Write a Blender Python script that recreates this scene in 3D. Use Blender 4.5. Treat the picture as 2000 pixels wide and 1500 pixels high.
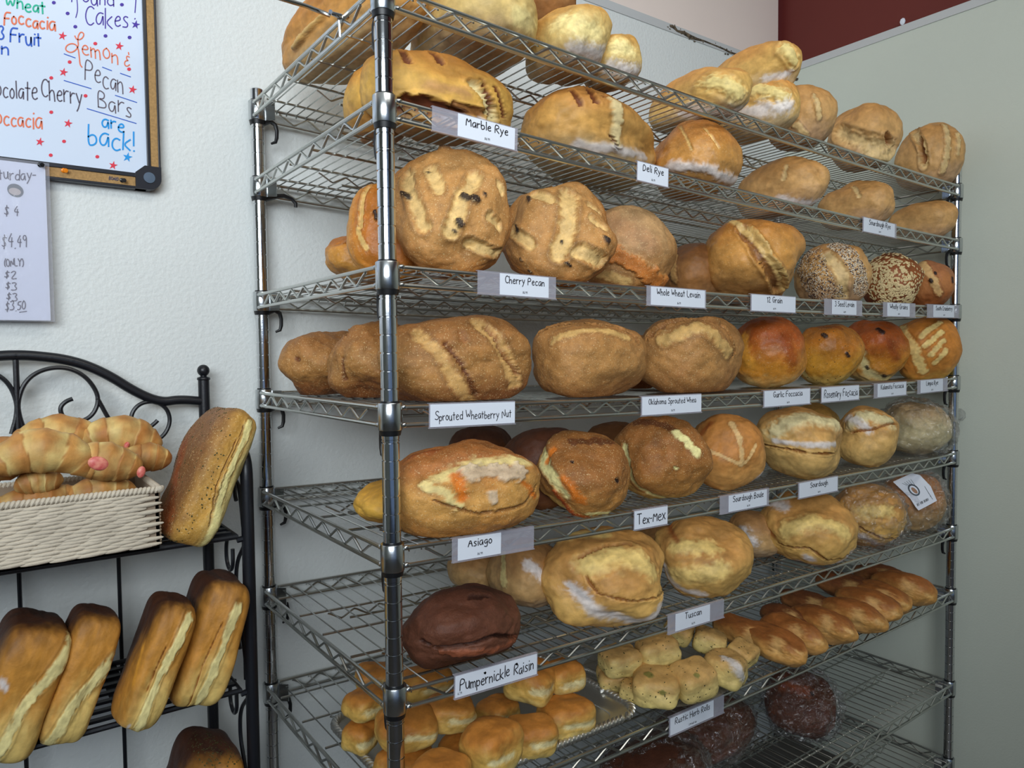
import bpy, math, random
import numpy as np
from mathutils import Vector, Matrix, Euler
for o in list(bpy.data.objects): bpy.data.objects.remove(o)
S = bpy.context.scene
COL = S.collection
# ---------------------------------------------------------------- camera
I = 0.0254; Z0 = 1.85
CQ = [-0.46725, -0.93699, -0.45985, 0.62955, -0.04176, -0.01036]
FPX = 1421.0
L = 1.7792; D = 0.5692; W = 0.60; XR = 1.861
def _rot(yaw, pitch, roll):
    cy, sy, cp, sp = math.cos(yaw), math.sin(yaw), math.cos(pitch), math.sin(pitch)
    F = np.array([sy*cp, cy*cp, sp]); R = np.array([cy, -sy, 0]); U = np.cross(R, F)
    c, s = math.cos(roll), math.sin(roll)
    return c*R+s*U, -s*R+c*U, F
CR, CU, CF = _rot(*CQ[3:])
CC = np.array(CQ[:3])+[0, 0, Z0]
cam = bpy.data.objects.new('camera', bpy.data.cameras.new('camera')); COL.objects.link(cam)
M = Matrix(((CR[0], CU[0], -CF[0]), (CR[1], CU[1], -CF[1]), (CR[2], CU[2], -CF[2]))).to_4x4()
M.translation = Vector(CC); cam.matrix_world = M
cam.data.sensor_width = 36; cam.data.lens = FPX/2000*36; cam.data.clip_start = .05; cam.data.clip_end = 60
S.camera = cam
def _ray(x, y): return CF+CR*(x-1000)/FPX-CU*(y-750)/FPX
def onY(x, y, Y): d = _ray(x, y); return Vector(CC+d*(Y-CC[1])/d[1])
def onX(x, y, X): d = _ray(x, y); return Vector(CC+d*(X-CC[0])/d[0])
def onZ(x, y, Z): d = _ray(x, y); return Vector(CC+d*(Z-CC[2])/d[2])
# ---------------------------------------------------------------- world, lights, exposure
def lin(c):
    if isinstance(c, (int, float)): c = (c, c, c)
    return tuple(((v/255)/12.92 if v/255 <= .04045 else ((v/255+.055)/1.055)**2.4) for v in c)
w = bpy.data.worlds.new('world'); S.world = w; w.use_nodes = True
bg = w.node_tree.nodes['Background']; bg.inputs[0].default_value = (*lin((150, 180, 226)), 1); bg.inputs[1].default_value = .38
def area(name, loc, target, sx, sy, power, col):
    l = bpy.data.lights.new(name, 'AREA'); l.shape = 'RECTANGLE'; l.size = sx; l.size_y = sy; l.energy = power; l.color = col
    o = bpy.data.objects.new(name, l); COL.objects.link(o); o.location = loc
    o.rotation_euler = (Vector(target)-Vector(loc)).to_track_quat('-Z', 'Y').to_euler(); return o
wl = area('window_light', (-1.7, -2.3, 2.3), (0.1, .6, 2.35), 2.2, 1.2, 33, (.88, .95, 1.0)); wl.data.spread = math.radians(95)
area('ceiling_light', (.1, -1.1, 2.93), (.1, -1.1, 0), 1.2, .6, 13, (1.0, .97, .90))
S.view_settings.view_transform = 'Standard'; S.view_settings.look = 'None'
S.view_settings.gamma = 1; S.view_settings.use_curve_mapping = False; S.view_settings.exposure = 0.0
# ---------------------------------------------------------------- helpers
rng = np.random.default_rng(7); random.seed(7)
def tag(o, label=None, cat=None, group=None, kind=None):
    if label: o['label'] = label
    if cat: o['category'] = cat
    if group: o['group'] = group
    if kind: o['kind'] = kind
    return o
def empty(name, loc=(0, 0, 0), rot=(0, 0, 0)):
    o = bpy.data.objects.new(name, None); COL.objects.link(o); o.location = loc; o.rotation_euler = rot; o.empty_display_size = .05; return o
def npmesh(name, V, F, mat=None, smooth=True, col=None):
    V = np.asarray(V, dtype=np.float32); me = bpy.data.meshes.new(name)
    if isinstance(F, np.ndarray):
        n, k = F.shape; me.vertices.add(len(V)); me.vertices.foreach_set('co', V.ravel())
        me.loops.add(n*k); me.loops.foreach_set('vertex_index', F.astype(np.int32).ravel())
        me.polygons.add(n); me.polygons.foreach_set('loop_start', np.arange(0, n*k, k, dtype=np.int32))
        me.update(calc_edges=True)
    else:
        me.from_pydata([tuple(map(float, v)) for v in V], [], [tuple(map(int, f)) for f in F])
    if smooth: me.polygons.foreach_set('use_smooth', np.ones(len(me.polygons), dtype=bool))
    if col is not None:
        a = me.color_attributes.new('Col', 'FLOAT_COLOR', 'POINT')
        a.data.foreach_set('color', np.concatenate([col, np.ones((len(col), 1))], 1).astype(np.float32).ravel())
    if mat: me.materials.append(mat)
    me.update()
    if smooth and col is None: me.set_sharp_from_angle(angle=math.radians(38))
    return me
class MB:
    'collects shapes, then links them as ONE mesh object'
    def __init__(s): s.V = []; s.F = []; s.n = 0
    def add(s, V, F):
        V = np.asarray(V, float); s.V.append(V); s.F += [tuple(i+s.n for i in f) for f in F]; s.n += len(V)
    def box(s, a, b, M=None):
        x0, y0, z0 = a; x1, y1, z1 = b
        V = np.array([(x, y, z) for x in (x0, x1) for y in (y0, y1) for z in (z0, z1)], float)
        if M is not None: V = np.array([M @ Vector(v) for v in V])
        s.add(V, [(0, 1, 3, 2), (4, 6, 7, 5), (0, 4, 5, 1), (2, 3, 7, 6), (0, 2, 6, 4), (1, 5, 7, 3)])
    def tube(s, pts, r, k=8, caps=True, closed=False):
        P = [Vector(p) for p in pts]; n = len(P)
        if np.isscalar(r): r = [r]*n
        T = []
        for i in range(n):
            a = P[(i-1) % n] if (closed or i) else P[i]; b = P[(i+1) % n] if (closed or i < n-1) else P[i]
            t = (b-a); T.append(t.normalized() if t.length > 1e-9 else Vector((0, 0, 1)))
        up = Vector((0, 0, 1)) if abs(T[0].z) < .9 else Vector((1, 0, 0))
        N = (up-T[0]*up.dot(T[0])).normalized(); V = []
        for i in range(n):
            N = (N-T[i]*N.dot(T[i]))
            if N.length < 1e-6: N = T[i].orthogonal()
            N.normalize(); Bn = T[i].cross(N)
            for j in range(k):
                a = 2*math.pi*j/k; V.append(P[i]+(N*math.cos(a)+Bn*math.sin(a))*r[i])
        F = [(i*k+j, i*k+(j+1) % k, ((i+1) % n)*k+(j+1) % k, ((i+1) % n)*k+j) for i in range(n if closed else n-1) for j in range(k)]
        if caps and not closed: F += [tuple(range(k))[::-1], tuple((n-1)*k+j for j in range(k))]
        s.add(V, F)
    def lathe(s, prof, c=(0, 0, 0), k=28, M=None):
        V = []; n = len(prof)
        for r, z in prof:
            for j in range(k):
                a = 2*math.pi*j/k; v = Vector((r*math.cos(a), r*math.sin(a), z))
                if M is not None: v = M @ v
                V.append(v+Vector(c))
        F = [(i*k+j, i*k+(j+1) % k, (i+1)*k+(j+1) % k, (i+1)*k+j) for i in range(n-1) for j in range(k)]
        F += [tuple(range(k))[::-1], tuple((n-1)*k+j for j in range(k))]
        s.add(V, F)
    def ell(s, c, r, M=None, k=10, m=6):
        V = []; F = []
        for i in range(m+1):
            p = math.pi*i/m
            for j in range(k):
                a = 2*math.pi*j/k; v = Vector((r[0]*math.sin(p)*math.cos(a), r[1]*math.sin(p)*math.sin(a), r[2]*math.cos(p)))
                if M is not None: v = M @ v
                V.append(v+Vector(c))
        F = [(i*k+j, (i+1)*k+j, (i+1)*k+(j+1) % k, i*k+(j+1) % k) for i in range(m) for j in range(k)]
        s.add(V, F)
    def build(s, name, mat, parent=None, smooth=True, bevel=0, local=False):
        V = np.concatenate(s.V)
        if parent is not None and not local:
            Mi = parent_world(parent).inverted(); V = np.array([Mi @ Vector(v) for v in V])
        me = npmesh(name, V, s.F, mat, smooth)
        o = bpy.data.objects.new(name, me); COL.objects.link(o)
        if parent is not None: o.parent = parent
        if bevel:
            md = o.modifiers.new('bevel', 'BEVEL'); md.width = bevel; md.segments = 2; md.limit_method = 'ANGLE'
        return o
def parent_world(o):
    M = Matrix.Translation(o.location) @ Euler(o.rotation_euler).to_matrix().to_4x4()
    return parent_world(o.parent) @ M if o.parent else M
def obj(name, me, parent=None, loc=None, rot=None):
    o = bpy.data.objects.new(name, me); COL.objects.link(o)
    if parent: o.parent = parent
    if loc is not None: o.location = loc
    if rot is not None: o.rotation_euler = rot
    return o
# ---- materials
def mat(name, col, rough=.5, metal=0., spec=.5, var=0., vscale=8., bump=0., bscale=200., col2=None, alpha=1.):
    m = bpy.data.materials.new(name); m.use_nodes = True; nt = m.node_tree; p = nt.nodes['Principled BSDF']
    p.inputs['Base Color'].default_value = (*lin(col), 1); p.inputs['Roughness'].default_value = rough
    p.inputs['Metallic'].default_value = metal; p.inputs['Specular IOR Level'].default_value = spec
    p.inputs['Alpha'].default_value = alpha
    tc = nt.nodes.new('ShaderNodeTexCoord')
    if var or col2:
        n = nt.nodes.new('ShaderNodeTexNoise'); n.inputs['Scale'].default_value = vscale; n.inputs['Detail'].default_value = 5
        nt.links.new(tc.outputs['Object'], n.inputs['Vector'])
        r = nt.nodes.new('ShaderNodeValToRGB'); c = lin(col); c2 = lin(col2) if col2 else tuple(v*(1-var) for v in c)
        r.color_ramp.elements[0].position = .35; r.color_ramp.elements[1].position = .65
        r.color_ramp.elements[0].color = (*c2, 1); r.color_ramp.elements[1].color = (*c, 1)
        nt.links.new(n.outputs['Fac'], r.inputs['Fac']); nt.links.new(r.outputs['Color'], p.inputs['Base Color'])
    if bump:
        n = nt.nodes.new('ShaderNodeTexNoise'); n.inputs['Scale'].default_value = bscale; n.inputs['Detail'].default_value = 3
        nt.links.new(tc.outputs['Object'], n.inputs['Vector'])
        b = nt.nodes.new('ShaderNodeBump'); b.inputs['Strength'].default_value = bump; b.inputs['Distance'].default_value = .002
        nt.links.new(n.outputs['Fac'], b.inputs['Height']); nt.links.new(b.outputs['Normal'], p.inputs['Normal'])
    return m
def film(name, tint, clear=.8, rough=.12):
    'thin clear plastic: mostly see-through, glossy skin'
    m = bpy.data.materials.new(name); m.use_nodes = True; nt = m.node_tree; nt.nodes.clear()
    out = nt.nodes.new('ShaderNodeOutputMaterial'); t = nt.nodes.new('ShaderNodeBsdfTransparent'); t.inputs[0].default_value = (.97, .97, .98, 1)
    if tint: p = nt.nodes.new('ShaderNodeBsdfPrincipled'); p.inputs['Base Color'].default_value = (*lin(tint), 1); p.inputs['Roughness'].default_value = rough; p.inputs['Specular IOR Level'].default_value = 1.0
    else: p = nt.nodes.new('ShaderNodeBsdfAnisotropic'); p.inputs['Roughness'].default_value = rough
    lw = nt.nodes.new('ShaderNodeLayerWeight'); lw.inputs[0].default_value = .35
    mr = nt.nodes.new('ShaderNodeMapRange'); mr.inputs[3].default_value = 1-clear; mr.inputs[4].default_value = min(1, 1-clear+.45)
    nt.links.new(lw.outputs['Facing'], mr.inputs[0])
    tc = nt.nodes.new('ShaderNodeTexCoord'); n = nt.nodes.new('ShaderNodeTexNoise'); n.inputs['Scale'].default_value = 22; n.inputs['Detail'].default_value = 5; n.inputs['Distortion'].default_value = 2.2
    b = nt.nodes.new('ShaderNodeBump'); b.inputs['Strength'].default_value = .9 if not tint else .1; b.inputs['Distance'].default_value = .02
    nt.links.new(tc.outputs['Object'], n.inputs['Vector']); nt.links.new(n.outputs['Fac'], b.inputs['Height']); nt.links.new(b.outputs['Normal'], p.inputs['Normal'])
    mx = nt.nodes.new('ShaderNodeMixShader'); nt.links.new(mr.outputs[0], mx.inputs[0]); nt.links.new(t.outputs[0], mx.inputs[1]); nt.links.new(p.outputs[0], mx.inputs[2])
    nt.links.new(mx.outputs[0], out.inputs[0]); return m
def crust(name, speck, rough, bump, speckcol=(235, 205, 150), sscale=420.):
    m = bpy.data.materials.new(name); m.use_nodes = True; nt = m.node_tree; p = nt.nodes['Principled BSDF']
    at = nt.nodes.new('ShaderNodeAttribute'); at.attribute_name = 'Col'
    tc = nt.nodes.new('ShaderNodeTexCoord')
    def noise(sc, det=4, dist=0.):
        n = nt.nodes.new('ShaderNodeTexNoise'); n.inputs['Scale'].default_value = sc; n.inputs['Detail'].default_value = det; n.inputs['Distortion'].default_value = dist
        nt.links.new(tc.outputs['Object'], n.inputs['Vector']); return n
    n1 = noise(55, 6, .4); r1 = nt.nodes.new('ShaderNodeMapRange'); r1.inputs[1].default_value = .3; r1.inputs[2].default_value = .7; r1.inputs[3].default_value = .80; r1.inputs[4].default_value = 1.14
    nt.links.new(n1.outputs['Fac'], r1.inputs[0])
    mul = nt.nodes.new('ShaderNodeVectorMath'); mul.operation = 'SCALE'; nt.links.new(at.outputs['Color'], mul.inputs[0]); nt.links.new(r1.outputs[0], mul.inputs['Scale'])
    cur = mul.outputs[0]
    if speck:
        n2 = noise(sscale, 2); r2 = nt.nodes.new('ShaderNodeMapRange'); r2.inputs[1].default_value = .60; r2.inputs[2].default_value = .70; r2.inputs[4].default_value = speck
        nt.links.new(n2.outputs['Fac'], r2.inputs[0])
        mx = nt.nodes.new('ShaderNodeMix'); mx.data_type = 'RGBA'; nt.links.new(r2.outputs[0], mx.inputs[0]); nt.links.new(cur, mx.inputs[6]); mx.inputs[7].default_value = (*lin(speckcol), 1)
        cur = mx.outputs[2]
        n3 = noise(sscale*.55, 2); r3 = nt.nodes.new('ShaderNodeMapRange'); r3.inputs[1].default_value = .60; r3.inputs[2].default_value = .72; r3.inputs[4].default_value = speck*.9
        nt.links.new(n3.outputs['Fac'], r3.inputs[0])
        sc = nt.nodes.new('ShaderNodeVectorMath'); sc.operation = 'SCALE'; sc.inputs['Scale'].default_value = .55; nt.links.new(at.outputs['Color'], sc.inputs[0])
        mx2 = nt.nodes.new('ShaderNodeMix'); mx2.data_type = 'RGBA'; nt.links.new(r3.outputs[0], mx2.inputs[0]); nt.links.new(cur, mx2.inputs[6]); nt.links.new(sc.outputs[0], mx2.inputs[7]); cur = mx2.outputs[2]
    nt.links.new(cur, p.inputs['Base Color'])
    p.inputs['Roughness'].default_value = rough; p.inputs['Specular IOR Level'].default_value = .35
    n4 = noise(260, 5, .3); b = nt.nodes.new('ShaderNodeBump'); b.inputs['Strength'].default_value = bump; b.inputs['Distance'].default_value = .0016
    nt.links.new(n4.outputs['Fac'], b.inputs['Height']); nt.links.new(b.outputs['Normal'], p.inputs['Normal'])
    return m
# ---- numpy noise
_P = rng.random((64, 64, 64)).astype(np.float32)
def vnoise(p):
    i = np.floor(p).astype(int); f = p-i; f = f*f*(3-2*f); i &= 63; j = (i+1) & 63; r = 0
    for a in (0, 1):
        for b in (0, 1):
            for c in (0, 1):
                r = r+_P[(j if a else i)[:, 0], (j if b else i)[:, 1], (j if c else i)[:, 2]]*(f[:, 0] if a else 1-f[:, 0])*(f[:, 1] if b else 1-f[:, 1])*(f[:, 2] if c else 1-f[:, 2])
    return r
def fbm(p, o=3):
    r = 0; a = 1; t = 0
    for k in range(o): r = r+a*vnoise(p+17.3*k); t += a; a *= .5; p = p*2.03
    return r/t-.5
def sstep(a, b, x): t = np.clip((x-a)/(b-a), 0, 1); return t*t*(3-2*t)
_cs = {}
def cubesphere(N):
    if N in _cs: return _cs[N]
    t = np.tan(np.linspace(-1, 1, N+1)*math.pi/4); V = []; F = []
    u, v = np.meshgrid(t, t, indexing='ij'); o = np.ones_like(u)
    idx = np.arange((N+1)**2).reshape(N+1, N+1)
    q = np.stack([idx[:-1, :-1], idx[1:, :-1], idx[1:, 1:], idx[:-1, 1:]], -1).reshape(-1, 4); n = 0
    for X in ((o, u, v), (-o, v, u), (v, o, u), (u, -o, v), (u, v, o), (v, u, -o)):
        V.append(np.stack(X, -1).reshape(-1, 3)); F.append(q+n); n += (N+1)**2
    V = np.concatenate(V); F = np.concatenate(F); V /= np.linalg.norm(V, axis=1)[:, None]
    key = np.round(V*1e5).astype(int); _, first, inv = np.unique(key, axis=0, return_index=True, return_inverse=True)
    _cs[N] = (V[first], inv.reshape(-1)[F]); return _cs[N]
# ---------------------------------------------------------------- materials
M_wall = mat('white_wall_paint', (222, 226, 224), .5, var=.03, vscale=3, bump=.75, bscale=120, spec=.35)
M_wallr = mat('grey_green_wall_paint', (208, 214, 202), .6, var=.04, vscale=2, bump=.25, bscale=200, spec=.3)
M_beige = mat('beige_wall_paint', (238, 222, 212), .6, var=.03, vscale=3)
M_red = mat('dark_red_wall_paint', (104, 34, 26), .5, var=.12, vscale=2)
M_trim = mat('grey_trim', (196, 198, 198), .5)
M_caulk = mat('dark_gap', (58, 52, 46), .8)
M_dirt = mat('brown_peeling', (120, 104, 84), .9, col2=(50, 42, 32), vscale=120)
M_floor = mat('floor_tile', (96, 90, 84), .5, var=.2, vscale=3)
M_ceil = mat('ceiling_paint', (225, 225, 220), .8)
M_chrome = mat('chrome_post', (206, 208, 210), .11, 1, bump=.05, bscale=60)
M_zinc = mat('zinc_wire', (196, 198, 194), .30, 1)
M_collar = mat('satin_collar', (192, 196, 198), .24, 1, bump=.08, bscale=90)
M_blackp = mat('black_plastic', (18, 19, 22), .4)
M_iron = mat('black_wrought_iron', (20, 22, 28), .38, spec=.5, bump=.1, bscale=200)
M_card = mat('white_card', (228, 234, 245), .6)
M_ink = mat('black_ink', (40, 38, 44), .7)
M_hold = film('clear_card_holder', (200, 198, 210), .72, .18)
M_bag = film('clear_bag', None, .93, .16)
M_silver = mat('silver_tray', (214, 212, 206), .38, 1, bump=.12, bscale=50)
M_plate = mat('glass_plate', (150, 140, 120), .12, 0, spec=1., alpha=.5)
def seg(a, b, n): return [Vector(a).lerp(Vector(b), i/n) for i in range(n+1)]
# ---------------------------------------------------------------- the room
def plane_box(name, a, b, m, kind='structure'):
    mb = MB(); mb.box(a, b); o = mb.build(name, m, smooth=False); tag(o, kind=kind); return o
CZ = 2.386
plane_box('floor', (-4, -5, -.1), (XR+.3, W+.3, 0), M_floor)
plane_box('wall_front', (.7, -5.04, 0), (XR+.04, -5, 3.2), M_wallr); plane_box('wall_left', (-4.04, -5, 0), (-4, W+.04, 3.2), M_wallr)
plane_box('ceiling', (-4, -5, 3.2), (XR+.3, W+.3, 3.3), M_ceil)
wb = plane_box('wall_back', (-4, W, 0), (XR, W+.04, CZ), M_wall)
plane_box('wall_back_upper', (-4, W+.03, CZ), (XR, W+.08, 3.2), M_beige)
wr = plane_box('wall_right', (XR, -5, 0), (XR+.04, W+.04, CZ), M_wallr)
plane_box('wall_right_upper', (XR+.03, -5, CZ), (XR+.08, W+.08, 3.2), M_red)
plane_box('trim_1', (-4, W-.0035, CZ-.022), (XR-.0035, W+.03, CZ+.002), M_trim)
plane_box('trim_2', (XR-.0035, -5, CZ-.022), (XR+.03, W+.03, CZ+.002), M_trim)
mb = MB(); pts_ = [(XR+.028, y, CZ+.004+.003*math.sin(y*9)+.002*math.sin(y*23)) for y in np.linspace(-4.9, W, 90)]; mb.tube(pts_, .0035, 5)
tag(mb.build('trim_3', M_caulk), kind='structure')
# torn caulk along the top of the back wall
mb = MB(); a = onY(1308, 50, W-.004); 
path = [(1308, 50, 3), (1316, 53, 5), (1322, 60, 3), (1335, 64, 5), (1348, 72, 6), (1360, 76, 4), (1375, 80, 2.5), (1395, 88, 2), (1412, 95, 2.5), (1425, 102, 3), (1438, 106, 3)]
mb.tube([onY(x, y, W-.004) for x, y, r in path], [r*.0011 for x, y, r in path], 6)
random.seed(3)
for k in range(26):
    x, y, r = random.choice(path); p = onY(x+random.uniform(-9, 9), y+random.uniform(-4, 5), W-.003); mb.ell(p, (.004*random.random()+.002, .002, .002), k=5, m=4)
o = mb.build('torn_caulk', M_dirt, wb); o['label'] = 'torn dark caulk along the top edge'
mb = MB()
for x, y in ((1542, 152), (1550, 156), (1556, 155)):
    p = onX(x, y, XR-.002); mb.ell(p, (.002, .007, .005), k=6, m=4)
mb.build('dark_scuff', M_dirt, wr)
mb = MB(); p = onX(1763, 42, XR-.004); mb.ell(p, (.004, .009, .011), k=6, m=4); mb.build('paint_chip', M_card, wr)

# ---------------------------------------------------------------- wire shelving unit
SH = [(-0.85, 1.1), (5.15, 7.05), (14.22, 14.45), (22.05, 22.4), (30.0, 30.85), (38.15, 39.3), (46.15, 46.6), (57.0, 57.3), (66.0, 66.3)]
def zlow(s, X):
    a, b = SH[s]; t = min(1, max(0, X/L)); return Z0-(a+(b-a)*t+.35*4*t*(1-t))*I
unit = empty('wire_shelving_unit', (0, 0, 0)); tag(unit, 'tall chrome wire shelving unit loaded with bread, against the back wall', 'shelving')
def post(x, y, ztop):
    mb = MB(); prof = [(.004, 0), (.012, 0), (.012, .03)]; r = .0127
    z = Z0-math.floor(Z0/I)*I
    prof.append((r, .032))
    while z < ztop-.01:
        if z > .05:
            prof += [(r, z-.0012), (r-.0014, z-.0009), (r-.0014, z+.0009), (r, z+.0012)]
            k = round((Z0-z)/I)
            if k % 8 == 7: prof += [(r, z+.0032), (r-.0007, z+.0037), (r-.0007, z+.0045), (r, z+.005)]
        z += I
    prof += [(r, ztop-.002), (r-.002, ztop), (.001, ztop)]
    mb.lathe(prof, (x, y, 0), 32); return mb.build('post', M_chrome, unit)
TOP = Z0+3.1*I
post(0, 0, TOP); post(0, D, TOP); post(L, 0, TOP-.01); post(L, D, TOP-.01)
RY = .0135
def zig(p0, p1, zt, zb, n, start=0, off=Vector((0, 0, 0)), rnd=.18):
    'zigzag wire between two ends; zt, zb: functions of t'
    P = []
    for i in range(n+1):
        t = i/n; up = (i+start) % 2 == 0
        for dt in (-rnd, 0, rnd):
            tt = t+dt/n
            if tt < 0 or tt > 1: continue
            c = Vector(p0).lerp(Vector(p1), tt); zz = zt(tt) if up else zb(tt)
            zo = zb(tt) if up else zt(tt); c.z = zz+(zo-zz)*abs(dt)*.75; P.append(c+off)
    return P
for s in range(9):
    zl = lambda X, s=s: zlow(s, X)
    zh = lambda X, s=s: zlow(s, X)+I
    fr = MB(); N = 14
    def run(y, zf, r, x0=.012, x1=L-.012): fr.tube([(x0+(x1-x0)*i/N, y, zf(x0+(x1-x0)*i/N)) for i in range(N+1)], r, 8)
    for y in (-RY+.003, D+RY-.003): run(y, zh, .0032); run(y, zl, .0034)
    for x in (-RY+.003, L+RY-.003):
        for zf in (zh, zl): fr.tube([(x, .012, zf(x)), (x, D/2, zf(x)), (x, D-.012, zf(x))], .0033, 8)
    shelf = fr.build('wire_shelf', M_zinc, unit)
    tr = MB()
    for y in (-RY+.003, D+RY-.003):
        tr.tube(zig((.048, y, 0), (L-.048, y, 0), lambda t: zh(.048+t*(L-.096))-.0045, lambda t: zl(.048+t*(L-.096))+.0045, 56, 0), .0021, 6)
    for x in (-RY+.003, L+RY-.003):
        tr.tube(zig((x, .05, 0), (x, D-.05, 0), lambda t: zh(x)-.0045, lambda t: zl(x)+.0045, 15, 0), .0022, 6)
    o = tr.build('zigzag_truss', M_zinc, shelf)
    cr = MB()
    for q, y in enumerate((.036, .155, .274, .388, .509)):
        cr.tube([(.0+(L)*i/N, y, zh(L*i/N)-.0042) for i in range(N+1)], .0024, 6)
        if q in (1, 3):
            x0, x1 = .10, L-.10
            cr.tube([(x0+(x1-x0)*i/N, y, zl(x0+(x1-x0)*i/N)) for i in range(N+1)], .0026, 6)
            cr.tube(zig((x0-.045, y, 0), (x1+.045, y, 0), lambda t: zh(x0+t*(x1-x0))-.008, lambda t: zl(x0+t*(x1-x0))+.004, 62, 0), .0019, 5)
    cr.build('support_rod', M_zinc, shelf)
    wi = MB(); n = 86 if s < 5 else 58
    for i in range(n):
        X = .022+(L-.044)*i/(n-1); z = zh(X)-.0004
        wi.tube([(X, -RY+.004, z-.0052), (X, -RY+.011, z), (X, D+RY-.011, z), (X, D+RY-.004, z-.0052)], .0013, 5)
    o = wi.build('shelf_wires', M_zinc, shelf); tag(o, kind='stuff')
    for (x, y, xs, ys) in ((0, 0, 1, 1), (0, D, 1, -1), (L, 0, -1, 1), (L, D, -1, -1)):
        c = MB(); zc = zlow(s, x)+.5*I
        c.lathe([(.0128, -.0195), (.0165, -.0195), (.0172, -.0185), (.0172, .0185), (.0165, .0195), (.0128, .0195)], (x, y, zc), 30)
        # flange to the inside and weld nubs
        c.box((-.001, -.0145, -.019), (.001, .0145, .017), Matrix.Translation((x+xs*.0165, y+ys*.0165, zc)) @ Matrix.Rotation(math.radians(45*(-1 if xs*ys > 0 else 1)), 4, 'Z') @ Matrix.Rotation(0, 4, 'X'))
        for zz in (.5*I, -.5*I):
            c.ell((x+xs*.017, y-ys*.0105, zc+zz), (.006, .004, .004), k=8, m=5); c.ell((x-xs*.0105, y+ys*.017, zc+zz), (.004, .006, .004), k=8, m=5)
        c.build('collar', M_collar, shelf)
        g = MB(); g.lathe([(.0129, -.0275), (.0146, -.0270), (.0162, -.0196), (.0129, -.0194), (.0129, .0194), (.0136, .0196), (.0134, .0222), (.0129, .0222)], (x, y, zc), 24)
        g.build('sleeve', M_blackp, shelf)
        lv = MB(); hx, hy = (xs, ys*.25) if (x, y) != (0, 0) else (.1, 1)
        swing = 1 if not (s == 1 and x == 0 and y == D) else 0
        dx = Vector((hx, hy, 0)).normalized(); b0 = Vector((x, y, zc-.021))+dx*.013
        if s < 6 or y == D:
            if swing: pts_ = [b0, b0+dx*.012+Vector((0, 0, .004)), b0+dx*.021+Vector((0, 0, -.002)), b0+dx*.024+Vector((0, 0, -.014)), b0+dx*.0235+Vector((0, 0, -.028)), b0+dx*.021+Vector((0, 0, -.037)), b0+dx*.012+Vector((0, 0, -.041))]
            else: pts_ = [b0, b0+dx*.02+Vector((0, 0, .006)), b0+dx*.035+Vector((0, 0, .008)), b0+dx*.05+Vector((0, 0, .003)), b0+dx*.058+Vector((0, 0, -.006)), b0+dx*.058+Vector((0, 0, -.014))]
            lv.tube(pts_, [.006, .0052, .0045, .0038, .0038, .0035, .0022][:len(pts_)], 8); lv.build('clamp_lever', M_blackp, shelf)
# spare rod hooked to the left side of the top shelf
rod = MB(); xs_ = -.0105
p = Vector((xs_-.006, .119, zlow(0, 0)+I+.002))
rod.tube([p+Vector((-.75, 0, .012)), p+Vector((-.30, 0, .008)), p+Vector((-.05, 0, .004)), p+Vector((-.012, 0, .0))], .0034, 8)
h = MB(); h.tube([p+Vector((-.014, -.008, .002)), p+Vector((-.008, .004, .006)), p+Vector((.006, .008, .006)), p+Vector((.014, 0, .004)), p+Vector((.012, -.009, .0)), p+Vector((0, -.012, -.002)), p+Vector((-.012, -.008, 0))], .0031, 8)
h.tube([p+Vector((0, -.004, .002)), p+Vector((.001, -.004, -.012)), p+Vector((.003, -.002, -.029))], .0026, 8)
ro = rod.build('wire_rod', M_chrome); tag(ro, 'chrome wire rod hooked onto the left rail of the top shelf', 'rod')
h.build('hook_loop', M_chrome, ro)

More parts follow.
